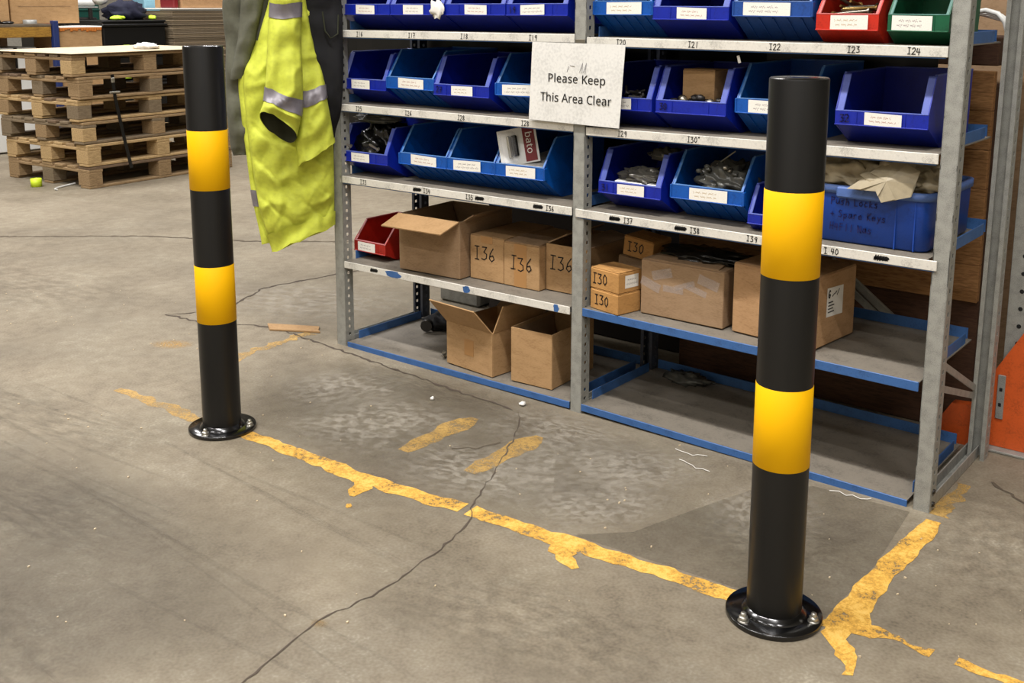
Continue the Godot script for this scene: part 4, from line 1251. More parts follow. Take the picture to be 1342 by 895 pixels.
	for k in 12:
		s = st()
		lump(s, Vector3.ZERO, Vector3(0.016, 0.012, 0.016), 130 + k, 0.5, false, 10)
		s.generate_normals()
		single("fitting", "shiny fitting among the clear bags in the bright blue bin", "fitting", s.commit(), M.bolt_steel if k % 3 == 0 else M.bag_plastic, Vector3(rng.randf_range(1.29, 1.41), rng.randf_range(0.7, 0.716), rng.randf_range(-0.1, -0.06)), Basis.IDENTITY, "fittings among the clear bags")
	s = st()
	tube(s, [Vector3(0, 0, 0), Vector3(0.05, 0.04, -0.01)], 0.0022, 8)
	put_thing("steel_rod", "thin grey steel rod sticking up out of the bag of fittings", "rod", s, M.bolt_steel, Vector3(1.325, 0.712, -0.1))
	# bags hanging out of the tote
	var bags := [[Vector3(1.68, 0.727, -0.12), Vector3(0.17, 0.09, 0.13), 21, "beige cloth bag at the left side of the blue tote"], [Vector3(1.775, 0.73, -0.09), Vector3(0.14, 0.085, 0.12), 22, "beige cloth bag drooping over the front rim of the blue tote"], [Vector3(1.84, 0.724, -0.13), Vector3(0.11, 0.07, 0.13), 23, "beige bag in the right corner of the blue tote, beside the post"]]
	for q in bags:
		s = st()
		lump(s, Vector3.ZERO, q[1], q[2], 0.75, false, 44, 1.5)
		put_thing("cloth_bag", q[3], "bag", s, M.beige_bag, q[0])
	s = st()
	var fold := [Vector3(-0.035, -0.015, 0.03), Vector3(0.055, 0.06, -0.01), Vector3(0.115, 0.035, 0.0), Vector3(0.105, -0.02, 0.02), Vector3(0.05, -0.035, 0.045), Vector3(0.035, -0.012, 0.04), Vector3(0.055, 0.012, 0.034)]
	for k in 6:
		var a: Vector3 = fold[k]
		var b: Vector3 = fold[(k + 1) % 6]
		quad(s, fold[6], a, b, (a + b) * 0.5 + Vector3(0, 0.002, 0.004), Vector3(0, 0.3, 1))
		quad(s, fold[6] - Vector3(0, 0, 0.012), a - Vector3(0, 0, 0.004), b - Vector3(0, 0, 0.004), (a + b) * 0.5 - Vector3(0, 0.002, 0.006), Vector3(0, -0.3, -1))
	put_thing("cloth_bag", "stiff beige bag corner folded down over the tote front", "bag", s, M.beige_bag, Vector3(1.735, 0.72, -0.045))
	s = st()
	box(s, Vector3.ZERO, Vector3(0.007, 0.018, 0.001), 0.0, Basis(Vector3(0, 0, 1), 0.3))
	put_thing("white_tag", "tiny white tag hanging under the top shelf near the I22 mark", "tag", s, M.white_card, Vector3(1.42, 0.985, -0.02))
	# scraps on the bins
	s = st()
	lump(s, Vector3.ZERO, Vector3(0.05, 0.05, 0.008), 30, 0.6, false, 18, 2.0)
	put_thing("label_scrap", "torn white label scrap stuck on the top shelf bin above the I17 mark", "scrap", s, M.white_card, Vector3(0.452, 1.1, -0.02))
	s = st()
	lump(s, Vector3.ZERO, Vector3(0.25, 0.035, 0.14), 31, 0.5, true, 32, 2.4)
	put_thing("black_film", "crumpled black film lying on top of the wide taped box", "film", s, M.black_bag, Vector3(1.28, 0.463, -0.16))

func put_thing(called: String, label: String, category: String, s: SurfaceTool, m: Material, at := Vector3.ZERO) -> MeshInstance3D:
	var o := put(called, s, m)
	o.position = at
	tag(o, label, category)
	return o

# ---------------------------------------------------------------- jackets on the end of the shelving
const JO := Vector3(-0.08, 0, 0.03)
const JN := Vector3(0.76176, 0, 0.64786)
const JR := Vector3(0.64786, 0, -0.76176)

# a hanging garment: rows of [y, left, right, depth, thickness, slope of the row]; the part between y0 and y1, moved outwards by off
func drape(s: SurfaceTool, rows: Array, seed_: int, fold: float, v0 := 0.0, v1 := 1.0, off := 0.0, cap0 := true, cap1 := true, nr := 46, n := 56, quilt := 0.0) -> void:
	var f := FastNoiseLite.new()
	f.seed = seed_
	f.frequency = 1.0
	f.noise_type = FastNoiseLite.TYPE_SIMPLEX_SMOOTH
	f.fractal_octaves = 2
	var rings := []
	for i in nr + 1:
		var v := lerpf(v0, v1, float(i) / nr) * (rows.size() - 1)
		var k := clampi(int(v), 0, rows.size() - 2)
		var fr := v - k
		var q := []
		for j in rows[0].size():
			var pa: float = rows[maxi(k - 1, 0)][j]
			var pb: float = rows[k][j]
			var pc: float = rows[k + 1][j]
			var pd: float = rows[mini(k + 2, rows.size() - 1)][j]
			q.append(cubic_interpolate(pb, pc, pa, pd, fr) if j > 0 else lerpf(pb, pc, fr))
		var r := PackedVector3Array()
		var mid: float = (q[1] + q[2]) * 0.5
		var half: float = (q[2] - q[1]) * 0.5
		for a in n:
			var ang := -TAU * a / n
			var cx := signf(cos(ang)) * pow(absf(cos(ang)), 0.75)
			var sx := mid + (half + off) * cx
			var ridge := 0.9 * f.get_noise_2d(sx * 13.0 + 5.0, q[0] * 4.0) + 1.0 * (0.5 - 2.0 * absf(f.get_noise_2d(sx * 4.5 - q[0] * 5.0, q[0] * 3.5 + sx * 3.0))) 
			if quilt > 0.0:
				var ka := absf(fposmod((sx * 1.1 + q[0]) / 0.1, 1.0) - 0.5)
				var kb := absf(fposmod((sx * 1.5 - q[0]) / 0.13, 1.0) - 0.5)
				ridge -= (quilt if q[0] < 0.74 else 0.0) / fold * (smoothstep(0.14, 0.0, ka) + smoothstep(0.1, 0.0, kb))
			var tt: float = q[3] + (q[4] + off) * sin(ang) + fold * ridge * (0.4 + 0.6 * absf(sin(ang)))
			var yy: float = q[0] + q[5] * (sx - mid) + (q[6] * sin(ang) if q.size() > 6 else 0.0) + fold * 0.5 * f.get_noise_2d(sx * 20.0, 3.3)
			var sc: float = 1.0 - tt / 3.49
			r.append(JO + JR * sx * sc + JN * tt + Vector3(0, 1.1134 - (1.1134 - yy) * sc, 0))
		rings.append(r)
	loft(s, rings, cap0, cap1)

func jackets() -> void:
	var body := [[1.34, -0.08, 0.03, 0.06, 0.05, 0.0, 0.0], [1.126, -0.105, 0.06, 0.065, 0.05, 0.0, 0.0], [0.98, -0.15, 0.07, 0.065, 0.05, 0.0, 0.0], [0.9, -0.19, 0.075, 0.065, 0.05, 0.0, 0.0], [0.767, -0.19, 0.08, 0.065, 0.05, 0.0, 0.0], [0.644, -0.18, 0.083, 0.065, 0.05, 0.05, 0.0], [0.493, -0.162, 0.082, 0.065, 0.045, 0.2, 0.0], [0.41, -0.14, 0.08, 0.065, 0.04, 0.3, 0.0], [0.352, -0.122, 0.078, 0.065, 0.035, 0.4, 0.0]]
	var t := thing("hi_vis_coat", "long yellow hi-vis coat with grey reflective bands hanging on the end of the shelving", "coat", Vector3.ZERO)
	var s := st()
	drape(s, body, 3, 0.015, 0.0, 1.0, 0.0, true, true, 120, 96, 0.005)
	put("coat_body", s, M.hi_vis, t)
	s = st()
	drape(s, body, 3, 0.015, 0.885, 1.0, 0.004, false, false, 14, 96, 0.0)
	put("hem", s, M.hi_vis, t)
	# the left front of the coat, showing past the body
	var edge := [[1.0, -0.15, -0.12, 0.04, 0.02, 0.0, 0.0], [0.9, -0.205, -0.15, 0.04, 0.02, 0.0, 0.0], [0.77, -0.205, -0.15, 0.04, 0.02, 0.0, 0.0], [0.644, -0.195, -0.14, 0.04, 0.02, 0.0, 0.0], [0.493, -0.182, -0.12, 0.04, 0.018, 0.0, 0.0], [0.345, -0.158, -0.1, 0.04, 0.015, 0.2, 0.0]]
	s = st()
	drape(s, edge, 4, 0.008, 0.0, 1.0, 0.0, true, true, 50, 40)
	put("coat_front", s, M.hi_vis, t)
	s = st()
	drape(s, edge, 4, 0.008, 0.765, 0.835, 0.002, false, false, 8, 40)
	put("reflective_band", s, M.reflective_grey, t)
	var sl := [[1.3, -0.095, 0.0, 0.145, 0.04, 0.0, 0.0], [1.126, -0.099, -0.002, 0.15, 0.04, 0.0, 0.0], [0.983, -0.114, -0.008, 0.157, 0.042, -0.05, 0.0], [0.9, -0.12, -0.007, 0.163, 0.045, -0.2, 0.0], [0.829, -0.126, -0.009, 0.17, 0.047, -0.4, 0.0], [0.778, -0.133, -0.016, 0.176, 0.046, -0.45, 0.006], [0.722, -0.147, -0.032, 0.186, 0.043, -0.6, 0.032]]
	s = st()
	drape(s, sl, 8, 0.017, 0.0, 1.0, 0.0, true, false, 90, 72)
	put("sleeve", s, M.hi_vis, t)
	# inside of the cuff: a shorter dark sleeve set in it, closed at its top
	s = st()
	var inner := [[0.78, -0.126, -0.024, 0.178, 0.034, -0.45, 0.006], [0.745, -0.138, -0.03, 0.182, 0.038, -0.55, 0.022], [0.722, -0.144, -0.035, 0.186, 0.04, -0.6, 0.031]]
	drape(s, inner, 8, 0.017, 0.0, 1.0, 0.0, true, false, 10, 72)
	put("cuff_lining", s, M.dark_lining, t)
	for q in [[0.178, 0.232], [0.667, 0.83]]:
		s = st()
		drape(s, sl, 8, 0.017, q[0], q[1], 0.0025, false, false, 14, 72)
		put("reflective_band", s, M.reflective_grey, t)
	var s2 := [[1.3, -0.06, 0.012, 0.105, 0.03, 0.0, 0.0], [1.126, -0.06, 0.012, 0.11, 0.03, 0.0, 0.0], [0.98, -0.045, 0.032, 0.112, 0.03, 0.1, 0.0], [0.86, -0.038, 0.06, 0.115, 0.032, 0.3, 0.0], [0.79, -0.035, 0.068, 0.118, 0.035, 0.42, 0.0], [0.7, -0.036, 0.08, 0.12, 0.035, 0.5, 0.0], [0.63, -0.03, 0.087, 0.12, 0.028, 0.62, 0.0]]
	s = st()
	drape(s, s2, 12, 0.014, 0.0, 1.0, 0.0, true, true, 90, 72)
	put("sleeve", s, M.hi_vis, t)
	for q in [[0.54, 0.66, M.reflective_grey, "reflective_band"], [0.955, 1.0, M.hi_vis, "cuff"]]:
		s = st()
		drape(s, s2, 12, 0.014, q[0], q[1], 0.0025, false, q[3] == "cuff", 12, 72)
		put(q[3], s, q[2], t)
	t = thing("grey_jacket", "dark grey green jacket hanging behind the left side of the yellow coat", "jacket", Vector3.ZERO)
	s = st()
	drape(s, [[1.34, -0.2, -0.08, 0.0, 0.04, 0.0], [1.126, -0.245, -0.09, 0.0, 0.045, 0.0], [0.984, -0.242, -0.12, 0.0, 0.045, 0.0], [0.9, -0.247, -0.15, 0.0, 0.045, 0.0], [0.768, -0.248, -0.17, 0.0, 0.045, 0.0], [0.66, -0.242, -0.18, 0.0, 0.04, 0.0], [0.635, -0.235, -0.19, 0.0, 0.03, 0.0]], 17, 0.016)
	put("jacket_body", s, M.grey_cloth, t)
	s = st()
	drape(s, [[1.3, -0.19, -0.1, 0.05, 0.025, 0.0], [1.126, -0.19, -0.12, 0.05, 0.025, 0.0], [1.0, -0.205, -0.15, 0.05, 0.025, 0.0], [0.92, -0.225, -0.175, 0.05, 0.022, 0.0], [0.88, -0.232, -0.19, 0.045, 0.018, 0.0]], 18, 0.01)
	put("sleeve", s, M.grey_cloth, t)
	t = thing("black_jacket", "black jacket hanging between the yellow coat and the left post", "jacket", Vector3.ZERO)
	s = st()
	drape(s, [[1.34, 0.0, 0.1, 0.09, 0.02, 0.0], [1.126, 0.0, 0.122, 0.1, 0.022, 0.0], [1.03, 0.0, 0.124, 0.1, 0.022, 0.0], [0.885, 0.01, 0.122, 0.1, 0.022, 0.0], [0.78, 0.01, 0.112, 0.085, 0.022, 0.0], [0.7, 0.01, 0.094, 0.05, 0.02, 0.0], [0.56, 0.015, 0.088, 0.015, 0.02, 0.0], [0.53, 0.02, 0.084, 0.01, 0.018, 0.0]], 23, 0.01)
	put("jacket_body", s, M.black_cloth, t)
	s = st()
	tube(s, [jp(0.062, 1.09, 0.131), jp(0.068, 1.03, 0.13), jp(0.085, 1.005, 0.13), jp(0.108, 1.02, 0.128), jp(0.112, 1.08, 0.125)], 0.0025, 6)
	put("drawcord", s, M.dark_lining, t)
	# the hooks they hang from, on the end post
	for q in [[-0.03, 0.0], [-0.14, 0.05], [0.05, 0.03]]:
		var h := thing("coat_hook", "bent steel coat hook on the end of the shelving", "hook", Vector3.ZERO, 0.0, "coat hooks on the shelving end")
		s = st()
		tube(s, [Vector3(0.01, 1.3, -0.02), jp(q[0], 1.33, q[1]), jp(q[0], 1.36, q[1] + 0.01), jp(q[0], 1.37, q[1] + 0.03)], 0.004, 8)
		put("hook", s, M.galvanised, h)

func jp(sx: float, y: float, t: float) -> Vector3:
	var sc := 1.0 - t / 3.49
	return JO + JR * sx * sc + JN * t + Vector3(0, 1.1134 - (1.1134 - y) * sc, 0)

# a dark disc that closes the cuff from inside
func lining(s: SurfaceTool, y: float, l: float, r: float, t: float, up: float) -> void:
	var n := 24
	var c := jp((l + r) * 0.5, y + up, t)
	for k in n:
		var a := TAU * k / n
		var b := TAU * (k + 1) / n
		var hw := (r - l) * 0.5
		tri(s, c, jp((l + r) * 0.5 + hw * cos(a), y - 0.36 * hw * cos(a) + 0.01, t + 0.04 * sin(a)), jp((l + r) * 0.5 + hw * cos(b), y - 0.36 * hw * cos(b) + 0.01, t + 0.04 * sin(b)), Vector3.DOWN)

# ---------------------------------------------------------------- pallets
func pallets() -> void:
	var offs := [[0.0, 0.0, 0.0], [0.0, 0.0, 0.004], [-0.02, 0.01, 0.01], [-0.04, 0.02, -0.006], [-0.025, 0.01, 0.004], [-0.05, 0.035, -0.01]]
	var names := ["lowest wooden pallet of the stack, standing on the floor", "second wooden pallet from the floor in the stack", "third pallet from the floor, greyer than its neighbours", "fourth wooden pallet from the floor in the stack", "second pallet from the top of the stack", "topmost pallet of the stack, under the pale sheet"]
	var tones := ["pallet_wood", "pallet_wood_pale", "pallet_wood_grey", "pallet_wood_pale", "pallet_wood", "pallet_wood"]
	var W := 0.87
	var L := 1.12
	var meshes := {}
	for e in [["block", Vector3(0.115, 0.082, 0.095)], ["runner", Vector3(0.095, 0.016, L)], ["stringer", Vector3(W, 0.018, 0.1)], ["deck", Vector3(0.085, 0.017, L)], ["deck_wide", Vector3(0.115, 0.017, L)]]:
		var s := st()
		box(s, Vector3.ZERO, e[1], 0.003)
		s.generate_normals()
		meshes[e[0]] = s.commit()
	for i in 6:
		var t := thing("pallet", names[i], "pallet", Vector3(-3.438 + offs[i][0], 0.0005 + 0.1362 * i, -1.103 + offs[i][1]), 0.075 + offs[i][2], "")
		var tone: String = tones[i]
		for a in 3:
			var x: float = -0.0575 - a * (W - 0.115) / 2.0
			share("runner_board", meshes.runner, M[tone + "_z"], t, Vector3(x - 0.01 * (a - 1), 0.008, -L * 0.5))
			for b in 3:
				var z: float = -0.0475 - b * (L - 0.095) / 2.0
				var tn: String = tone if rng.randf() < 0.6 else ["pallet_wood", "pallet_wood_grey", "pallet_wood_pale"][rng.randi() % 3]
				share("block", meshes.block, M[tn + "_z"], t, Vector3(x, 0.016 + 0.041, z), Basis(Vector3.UP, PI * (rng.randi() % 2)))
		for b in 3:
			share("stringer_board", meshes.stringer, M[tone + "_x"], t, Vector3(-W * 0.5, 0.107, -0.05 - b * (L - 0.1) / 2.0))
		for a in 7:
			var x: float = -0.0575 - a * (W - 0.115) / 6.0
			var tn: String = tone if rng.randf() < 0.5 else ["pallet_wood", "pallet_wood_grey", "pallet_wood_dark"][rng.randi() % 3]
			share("deck_board", meshes.deck_wide if a in [0, 3, 6] else meshes.deck, M[tn + "_z"], t, Vector3(x, 0.1245, -L * 0.5 + rng.randf_range(-0.006, 0.006)))
	var s := st()
	box(s, Vector3(-0.44, 0.0025, -0.57), Vector3(0.9, 0.004, 1.16), 0.001)
	var o := put_thing("board_sheet", "pale flat board sheet lying on the topmost pallet", "sheet", s, M.board_sheet, Vector3(-3.475, 0.8185, -1.07))
	o.rotation.y = 0.07
	s = st()
	lump(s, Vector3.ZERO, Vector3(0.2, 0.05, 0.12), 44, 0.7, true, 20)
	put_thing("paper_scrap", "crumpled white paper scrap on the pale board sheet", "paper", s, M.white_card, Vector3(-3.75, 0.836, -1.75))
	# black strap hanging down the side
	var t := thing("strap", "black strap with a metal buckle hanging down the side of the pallet stack", "strap", Vector3(-3.438, 0, -1.103), 0.075)
	s = st()
	var pts := [Vector3(0.012, 0.69, -0.2), Vector3(0.012, 0.55, -0.21), Vector3(0.014, 0.4, -0.235), Vector3(0.018, 0.25, -0.26), Vector3(0.02, 0.1, -0.29)]
	for k in 4:
		bar(s, pts[k], pts[k + 1], 0.003, 0.022, Vector3(0, 0, 1))
	put("webbing", s, M.black_plastic, t)
	s = st()
	box(s, Vector3(0.016, 0.655, -0.2), Vector3(0.006, 0.03, 0.026), 0.002)
	put("buckle", s, M.zinc, t)
	s = st()
	box(s, Vector3(0.017, 0.58, -0.208), Vector3(0.006, 0.012, 0.075), 0.002)
	put("buckle", s, M.zinc, t)

# ---------------------------------------------------------------- behind the shelving
func behind_shelving() -> void:
	var t := thing("wooden_crate", "stacked brown wooden crate of planks behind the right shelving bay", "crate", Vector3(1.0, 0, -0.5))
	var y := 0.36
	while y < 0.9:
		var s := st()
		box(s, Vector3(0.435, y + 0.049, -0.011), Vector3(0.87, 0.0975, 0.022), 0.0015)
		put("plank", s, M.crate_plank, t)
		y += 0.0985
	for x in [0.06, 0.78]:
		var s := st()
		box(s, Vector3(x, 0.46, -0.034), Vector3(0.09, 0.91, 0.02), 0.002)
		put("batten", s, M.crate_dark, t)
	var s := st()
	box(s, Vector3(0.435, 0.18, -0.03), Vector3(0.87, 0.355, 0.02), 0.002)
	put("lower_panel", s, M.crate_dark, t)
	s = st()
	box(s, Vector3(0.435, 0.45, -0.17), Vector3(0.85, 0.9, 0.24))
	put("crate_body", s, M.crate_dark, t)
	t = thing("added_dark_carton", "long dark brown carton lying on the wooden crate behind the shelving", "box", Vector3(1.0, 0.962, -0.52))
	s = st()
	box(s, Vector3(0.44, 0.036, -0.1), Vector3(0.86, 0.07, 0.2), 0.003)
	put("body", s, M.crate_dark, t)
	carton("carton", "tall stack of brown cartons behind the white hoses and the corner post", Vector3(1.45, 0.0, -0.8), 0.0, Vector3(0.62, 1.35, 0.4), M.cardboard_dull, false)
	# white pipes lying on top
	for q in 4:
		s = st()
		var zz := -0.03 * q
		tube(s, [Vector3(0.0, 0.0, zz), Vector3(0.01, 0.03, zz), Vector3(0.028, 0.05 - 0.006 * q, zz), Vector3(0.06, 0.058 - 0.006 * q, zz - 0.01), Vector3(0.1, 0.05, zz - 0.02), Vector3(0.16, 0.03, zz - 0.03)].map(func(p): return Vector3(0.07 - p.x, p.y, p.z)), 0.0065, 10)
		put_thing("white_hose", ["bent white hose nearest the shelving, on the carton behind the corner post", "second bent white hose behind the corner post", "third bent white hose behind the corner post", "rearmost bent white hose behind the corner post"][q], "hose", s, M.white_plastic, Vector3(1.81, 1.04, -0.55))
	# dark cartons added behind the left bay to darken the view through it
	for q in [[0.14, 0.4, 0.0, 0.45, "plain added dark carton on the floor behind the left shelving bay"], [0.56, 0.4, 0.0, 0.42, "added dark carton on the floor behind the middle post"], [0.2, 0.72, 0.455, 0.45, "long added dark carton on top of the two behind the left shelving bay"]]:
		t = thing("added_dark_carton", q[4], "box", Vector3(q[0], q[2], -0.62))
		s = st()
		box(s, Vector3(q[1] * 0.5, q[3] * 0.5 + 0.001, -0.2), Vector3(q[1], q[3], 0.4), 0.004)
		put("body", s, M.added_dark_box, t)
	s = st()  # added black sheet, stands in for the deep shade behind the bins
	for k in 24:
		var xa := -0.42 + 0.0905 * k
		var xb := xa + 0.0905
		var za := -0.428 - 0.006 * sin(k * 1.9)
		var zb := -0.428 - 0.006 * sin((k + 1) * 1.9)
		prism(s, PackedVector2Array([Vector2(xa, za), Vector2(xb, zb), Vector2(xb, zb - 0.002), Vector2(xa, za - 0.002)]), Vector3(0, 0.575, 0), Vector3.RIGHT, Vector3(0, 0, 1), Vector3.UP, 0.72)
	put_thing("added_black_sheet", "black sheet added across the back of the upper shelves as darkness behind the bins", "sheet", s, M.black_plastic)
	t = thing("grey_case", "low grey case on the floor behind the bottom left shelf", "case", Vector3(-0.1, 0, -0.6))
	s = st()
	box(s, Vector3(0.1, 0.05, -0.12), Vector3(0.2, 0.1, 0.22), 0.01)
	put("body", s, M.steel, t)
	# pallet racking at the right
	t = thing("racking_upright", "grey pallet racking upright with rows of holes behind the corner of the shelving", "racking", Vector3(1.945, 0, -0.5))
	s = st()
	box(s, Vector3(0.05, 1.1, 0.0), Vector3(0.1, 2.2, 0.003), 0.001)
	box(s, Vector3(0.0015, 1.1, -0.04), Vector3(0.003, 2.2, 0.08), 0.001)
	box(s, Vector3(0.0985, 1.1, -0.04), Vector3(0.003, 2.2, 0.08), 0.001)
	put("column", s, M.galvanised, t)
	var dot := st()
	lathe(dot, [[0.0055, 0.0], [0.0, 0.0]], 12)
	dot.generate_normals()
	var dm := dot.commit()
	var slot := st()
	box(slot, Vector3.ZERO, Vector3(0.006, 0.018, 0.0012))
	slot.generate_normals()
	var sm := slot.commit()
	for j in 26:
		share("hole", dm, M.hole_dark, t, Vector3(0.03, 0.05 + 0.045 * j, 0.0024), Basis(Vector3.RIGHT, PI / 2))
		share("slot", sm, M.hole_dark, t, Vector3(0.062, 0.04 + 0.045 * j, 0.0015))
		share("slot", sm, M.hole_dark, t, Vector3(0.082, 0.06 + 0.045 * j, 0.0015))
	s = st()
	box(s, Vector3(0.07, 0.004, -0.01), Vector3(0.2, 0.006, 0.15), 0.001)
	put("foot_plate", s, M.galvanised, t)
	t = thing("column_guard", "orange steel guard with a sloping top around the racking upright", "guard", Vector3(1.925, 0, -0.47))
	s = st()
	prism(s, PackedVector2Array([Vector2(0, 0.008), Vector2(0.0, 0.185), Vector2(0.095, 0.36), Vector2(0.26, 0.36), Vector2(0.26, 0.008)]), Vector3.ZERO, Vector3.RIGHT, Vector3.UP, Vector3(0, 0, 1), 0.006)
	prism(s, PackedVector2Array([Vector2(0, 0.008), Vector2(0.0, 0.185), Vector2(-0.1, 0.185), Vector2(-0.1, 0.008)]), Vector3.ZERO, Vector3(0, 0, 1), Vector3.UP, Vector3(1, 0, 0), 0.006)
	put("guard_plate", s, M.orange_paint, t)
	s = st()
	box(s, Vector3(0.03, 0.14, 0.0085), Vector3(0.018, 0.115, 0.004), 0.001)
	put("bracket", s, M.steel, t)
	for yy in [0.12, 0.16]:
		s = st()
		box(s, Vector3(0.03, yy, 0.0108), Vector3(0.007, 0.009, 0.001), 0.0)
		put("bracket_hole", s, M.hole_dark, t)
	t = thing("rack_foot", "rounded orange steel foot on the floor behind the bottom right shelf", "guard", Vector3(1.815, 0, -0.47))
	s = st()
	prism(s, PackedVector2Array([Vector2(0, 0.0), Vector2(0.004, 0.06), Vector2(0.03, 0.105), Vector2(0.085, 0.11), Vector2(0.085, 0.0)]), Vector3.ZERO, Vector3.RIGHT, Vector3.UP, Vector3(0, 0, 1), 0.03)
	put("foot", s, M.orange_paint, t)
	# steel bars leaning behind the fourth shelf
	for q in 2:
		s = st()
		bar(s, Vector3(1.5, 0.43 - 0.03 * q, -0.45), Vector3(1.78, 0.22 - 0.03 * q, -0.45), 0.012, 0.02, Vector3.UP, 0.002)
		put_thing("steel_bar", ["upper grey steel bar leaning behind the fourth shelf", "lower grey steel bar leaning behind the fourth shelf"][q], "bar", s, M.galvanised)

# ---------------------------------------------------------------- far left
func background() -> void:
	var X := -5.3
	var t := thing("workbench", "workbench with a yellowed wooden edge and blue leg, behind the pallet stack", "workbench", Vector3(X, 0, -1.3))
	var s := st()
	box(s, Vector3(-0.4, 0.956, 0.0), Vector3(0.8, 0.022, 1.28), 0.003)
	put("worktop", s, M.bench_top, t)
	s = st()
	box(s, Vector3(-0.012, 0.906, 0.0), Vector3(0.024, 0.077, 1.27), 0.003)
	put("apron", s, M.bench_edge, t)
	for z in [-0.66, 0.66]:
		s = st()
		box(s, Vector3(0.0, 0.495, z), Vector3(0.05, 0.99, 0.042), 0.003)
		put("leg", s, M.navy_paint, t)
	s = st()
	box(s, Vector3(-0.75, 0.47, 0.0), Vector3(0.03, 0.94, 1.3))
	put("back_panel", s, M.cardboard_dull, t)
	t = carton("carton", "tall brown carton standing on the workbench, right of its neighbour", Vector3(X - 0.1, 0.968, -1.68), PI / 2, Vector3(0.545, 0.42, 0.5), M.cardboard_tan, false)
	strip(t, "seam", Vector3(0.27, 0.13, 0.001), Vector3(0.42, 0.003, 0.001), M.cardboard_dull)
	carton("carton", "tall brown carton at the left edge of the picture on the workbench", Vector3(X - 0.08, 0.968, -1.1), PI / 2, Vector3(0.56, 0.42, 0.5), M.cardboard_tan, false)
	for q in [[-1.53, 0.045, 0.08, M.black_plastic, "small black tool lying on the workbench"], [-1.62, 0.03, 0.1, M.black_plastic, "flat dark tin on the workbench in front of the carton"], [-1.53 + 0.1, 0.06, 0.09, M.maroon, "dark red lump at the left end of the workbench"]]:
		s = st()
		lump(s, Vector3.ZERO, Vector3(0.07, q[1], q[2]), int(-q[0] * 100), 0.25, true, 16)
		put_thing("bench_tool", q[4], "tool", s, q[3], Vector3(X - 0.04, 0.968 + q[1] * 0.32, q[0]))
	s = st()
	lathe(s, [[0.05, 0.0], [0.05, 0.03], [0.035, 0.03], [0.035, 0.0]], 20)
	put_thing("tape_ring", "grey ring lying on the workbench before the carton", "ring", s, M.steel, Vector3(X - 0.055, 0.968, -1.8))
	t = thing("carton", "brown carton with a torn orange top edge, right of the blue bench leg", "box", Vector3(X, 0, -1.995))
	s = st()
	box(s, Vector3(-0.2, 0.465, -0.178), Vector3(0.4, 0.93, 0.355), 0.004)
	put("body", s, M.cardboard_tan, t)
	s = st()
	for k in 16:
		var h := rng.randf_range(0.012, 0.035)
		box(s, Vector3(0.003, 0.935 - h * 0.5, -0.012 - 0.022 * k), Vector3(0.008, h, 0.021), 0.002)
	put("torn_edge", s, M.torn_edge, t)
	s = st()
	box(s, Vector3(-0.2, 0.938, -0.178), Vector3(0.41, 0.012, 0.36), 0.003)
	put("lid_edge", s, M.white_card, t)
	# black crates, one on another
	for k in 4:
		t = thing("black_crate", ["black plastic crate on the floor behind the pallets", "second black plastic crate from the floor behind the pallets", "third black plastic crate from the floor behind the pallets", "topmost black plastic crate behind the pallets, with a ribbed rim"][k], "crate", Vector3(X, 0.02 + 0.242 * k, -2.362))
		s = st()
		box(s, Vector3(-0.25, 0.1, -0.29), Vector3(0.48, 0.19, 0.57), 0.012)
		put("body", s, M.black_plastic, t)
		s = st()
		box(s, Vector3(-0.25, 0.2, -0.29), Vector3(0.51, 0.02, 0.59), 0.005)
		box(s, Vector3(-0.25, 0.23, -0.29), Vector3(0.49, 0.018, 0.58), 0.005)
		box(s, Vector3(-0.25, 0.215, -0.29), Vector3(0.47, 0.02, 0.56), 0.003)
		put("rim", s, M.black_plastic, t)
		for z in [-0.2, -0.3, -0.45]:
			s = st()
			box(s, Vector3(-0.004, 0.03, z), Vector3(0.003, 0.028, 0.055), 0.001)
			put("label", s, M.lime if z > -0.4 else M.white_card, t)
	# stack of grey brown cardboard sheets
	t = thing("cardboard_stack", "tall stack of flat grey brown cardboard sheets behind the far bollard", "cardboard", Vector3(X + 0.05, 0.0, -2.965))
	s = st()
	box(s, Vector3(-0.4, 0.07, -0.3), Vector3(0.8, 0.12, 0.6), 0.004)
	put("base", s, M.pallet_wood_x, t)
	for k in 62:
		s = st()
		var yy := 0.135 + 0.015 * k
		var sag := 0.006 * sin(k * 0.4)
		box(s, Vector3(-0.4 + rng.randf_range(-0.004, 0.004), yy, -0.29 + rng.randf_range(-0.006, 0.006)), Vector3(0.8, 0.0138, 0.575), 0.0025, Basis(Vector3.RIGHT, sag))
		put("sheet", s, M.cardboard_grey if k % 4 else M.cardboard_grey_pale, t)
	s = st()
	box(s, Vector3(-0.4, 1.074, -0.29), Vector3(0.82, 0.008, 0.59), 0.002)
	put("top_sheet", s, M.white_card, t)
	carton("carton", "brown carton on top of the grey cardboard stack", Vector3(X + 0.02, 1.082, -3.09), PI / 2, Vector3(0.46, 0.25, 0.4), M.cardboard, false)
	s = st()
	box(s, Vector3(-0.1, 0.06, 0), Vector3(0.2, 0.12, 0.05), 0.01)
	put_thing("red_folder", "dark red folder leaning beside the carton on the cardboard stack", "folder", s, M.maroon, Vector3(X, 1.0805, -3.045))
	# what stands behind the crates
	t = thing("green_crate", "dark green plastic crate behind the black crate", "crate", Vector3(-6.75, 0, -2.75))
	s = st()
	box(s, Vector3(-0.2, 0.7, -0.2), Vector3(0.4, 1.4, 0.5), 0.01)
	put("body", s, M.dark_green, t)
	s = st()
	box(s, Vector3(0.003, 1.06, -0.2), Vector3(0.01, 0.012, 0.5), 0.003)
	box(s, Vector3(0.003, 1.16, -0.2), Vector3(0.01, 0.02, 0.5), 0.003)
	put("rim", s, M.dark_green, t)
	s = st()
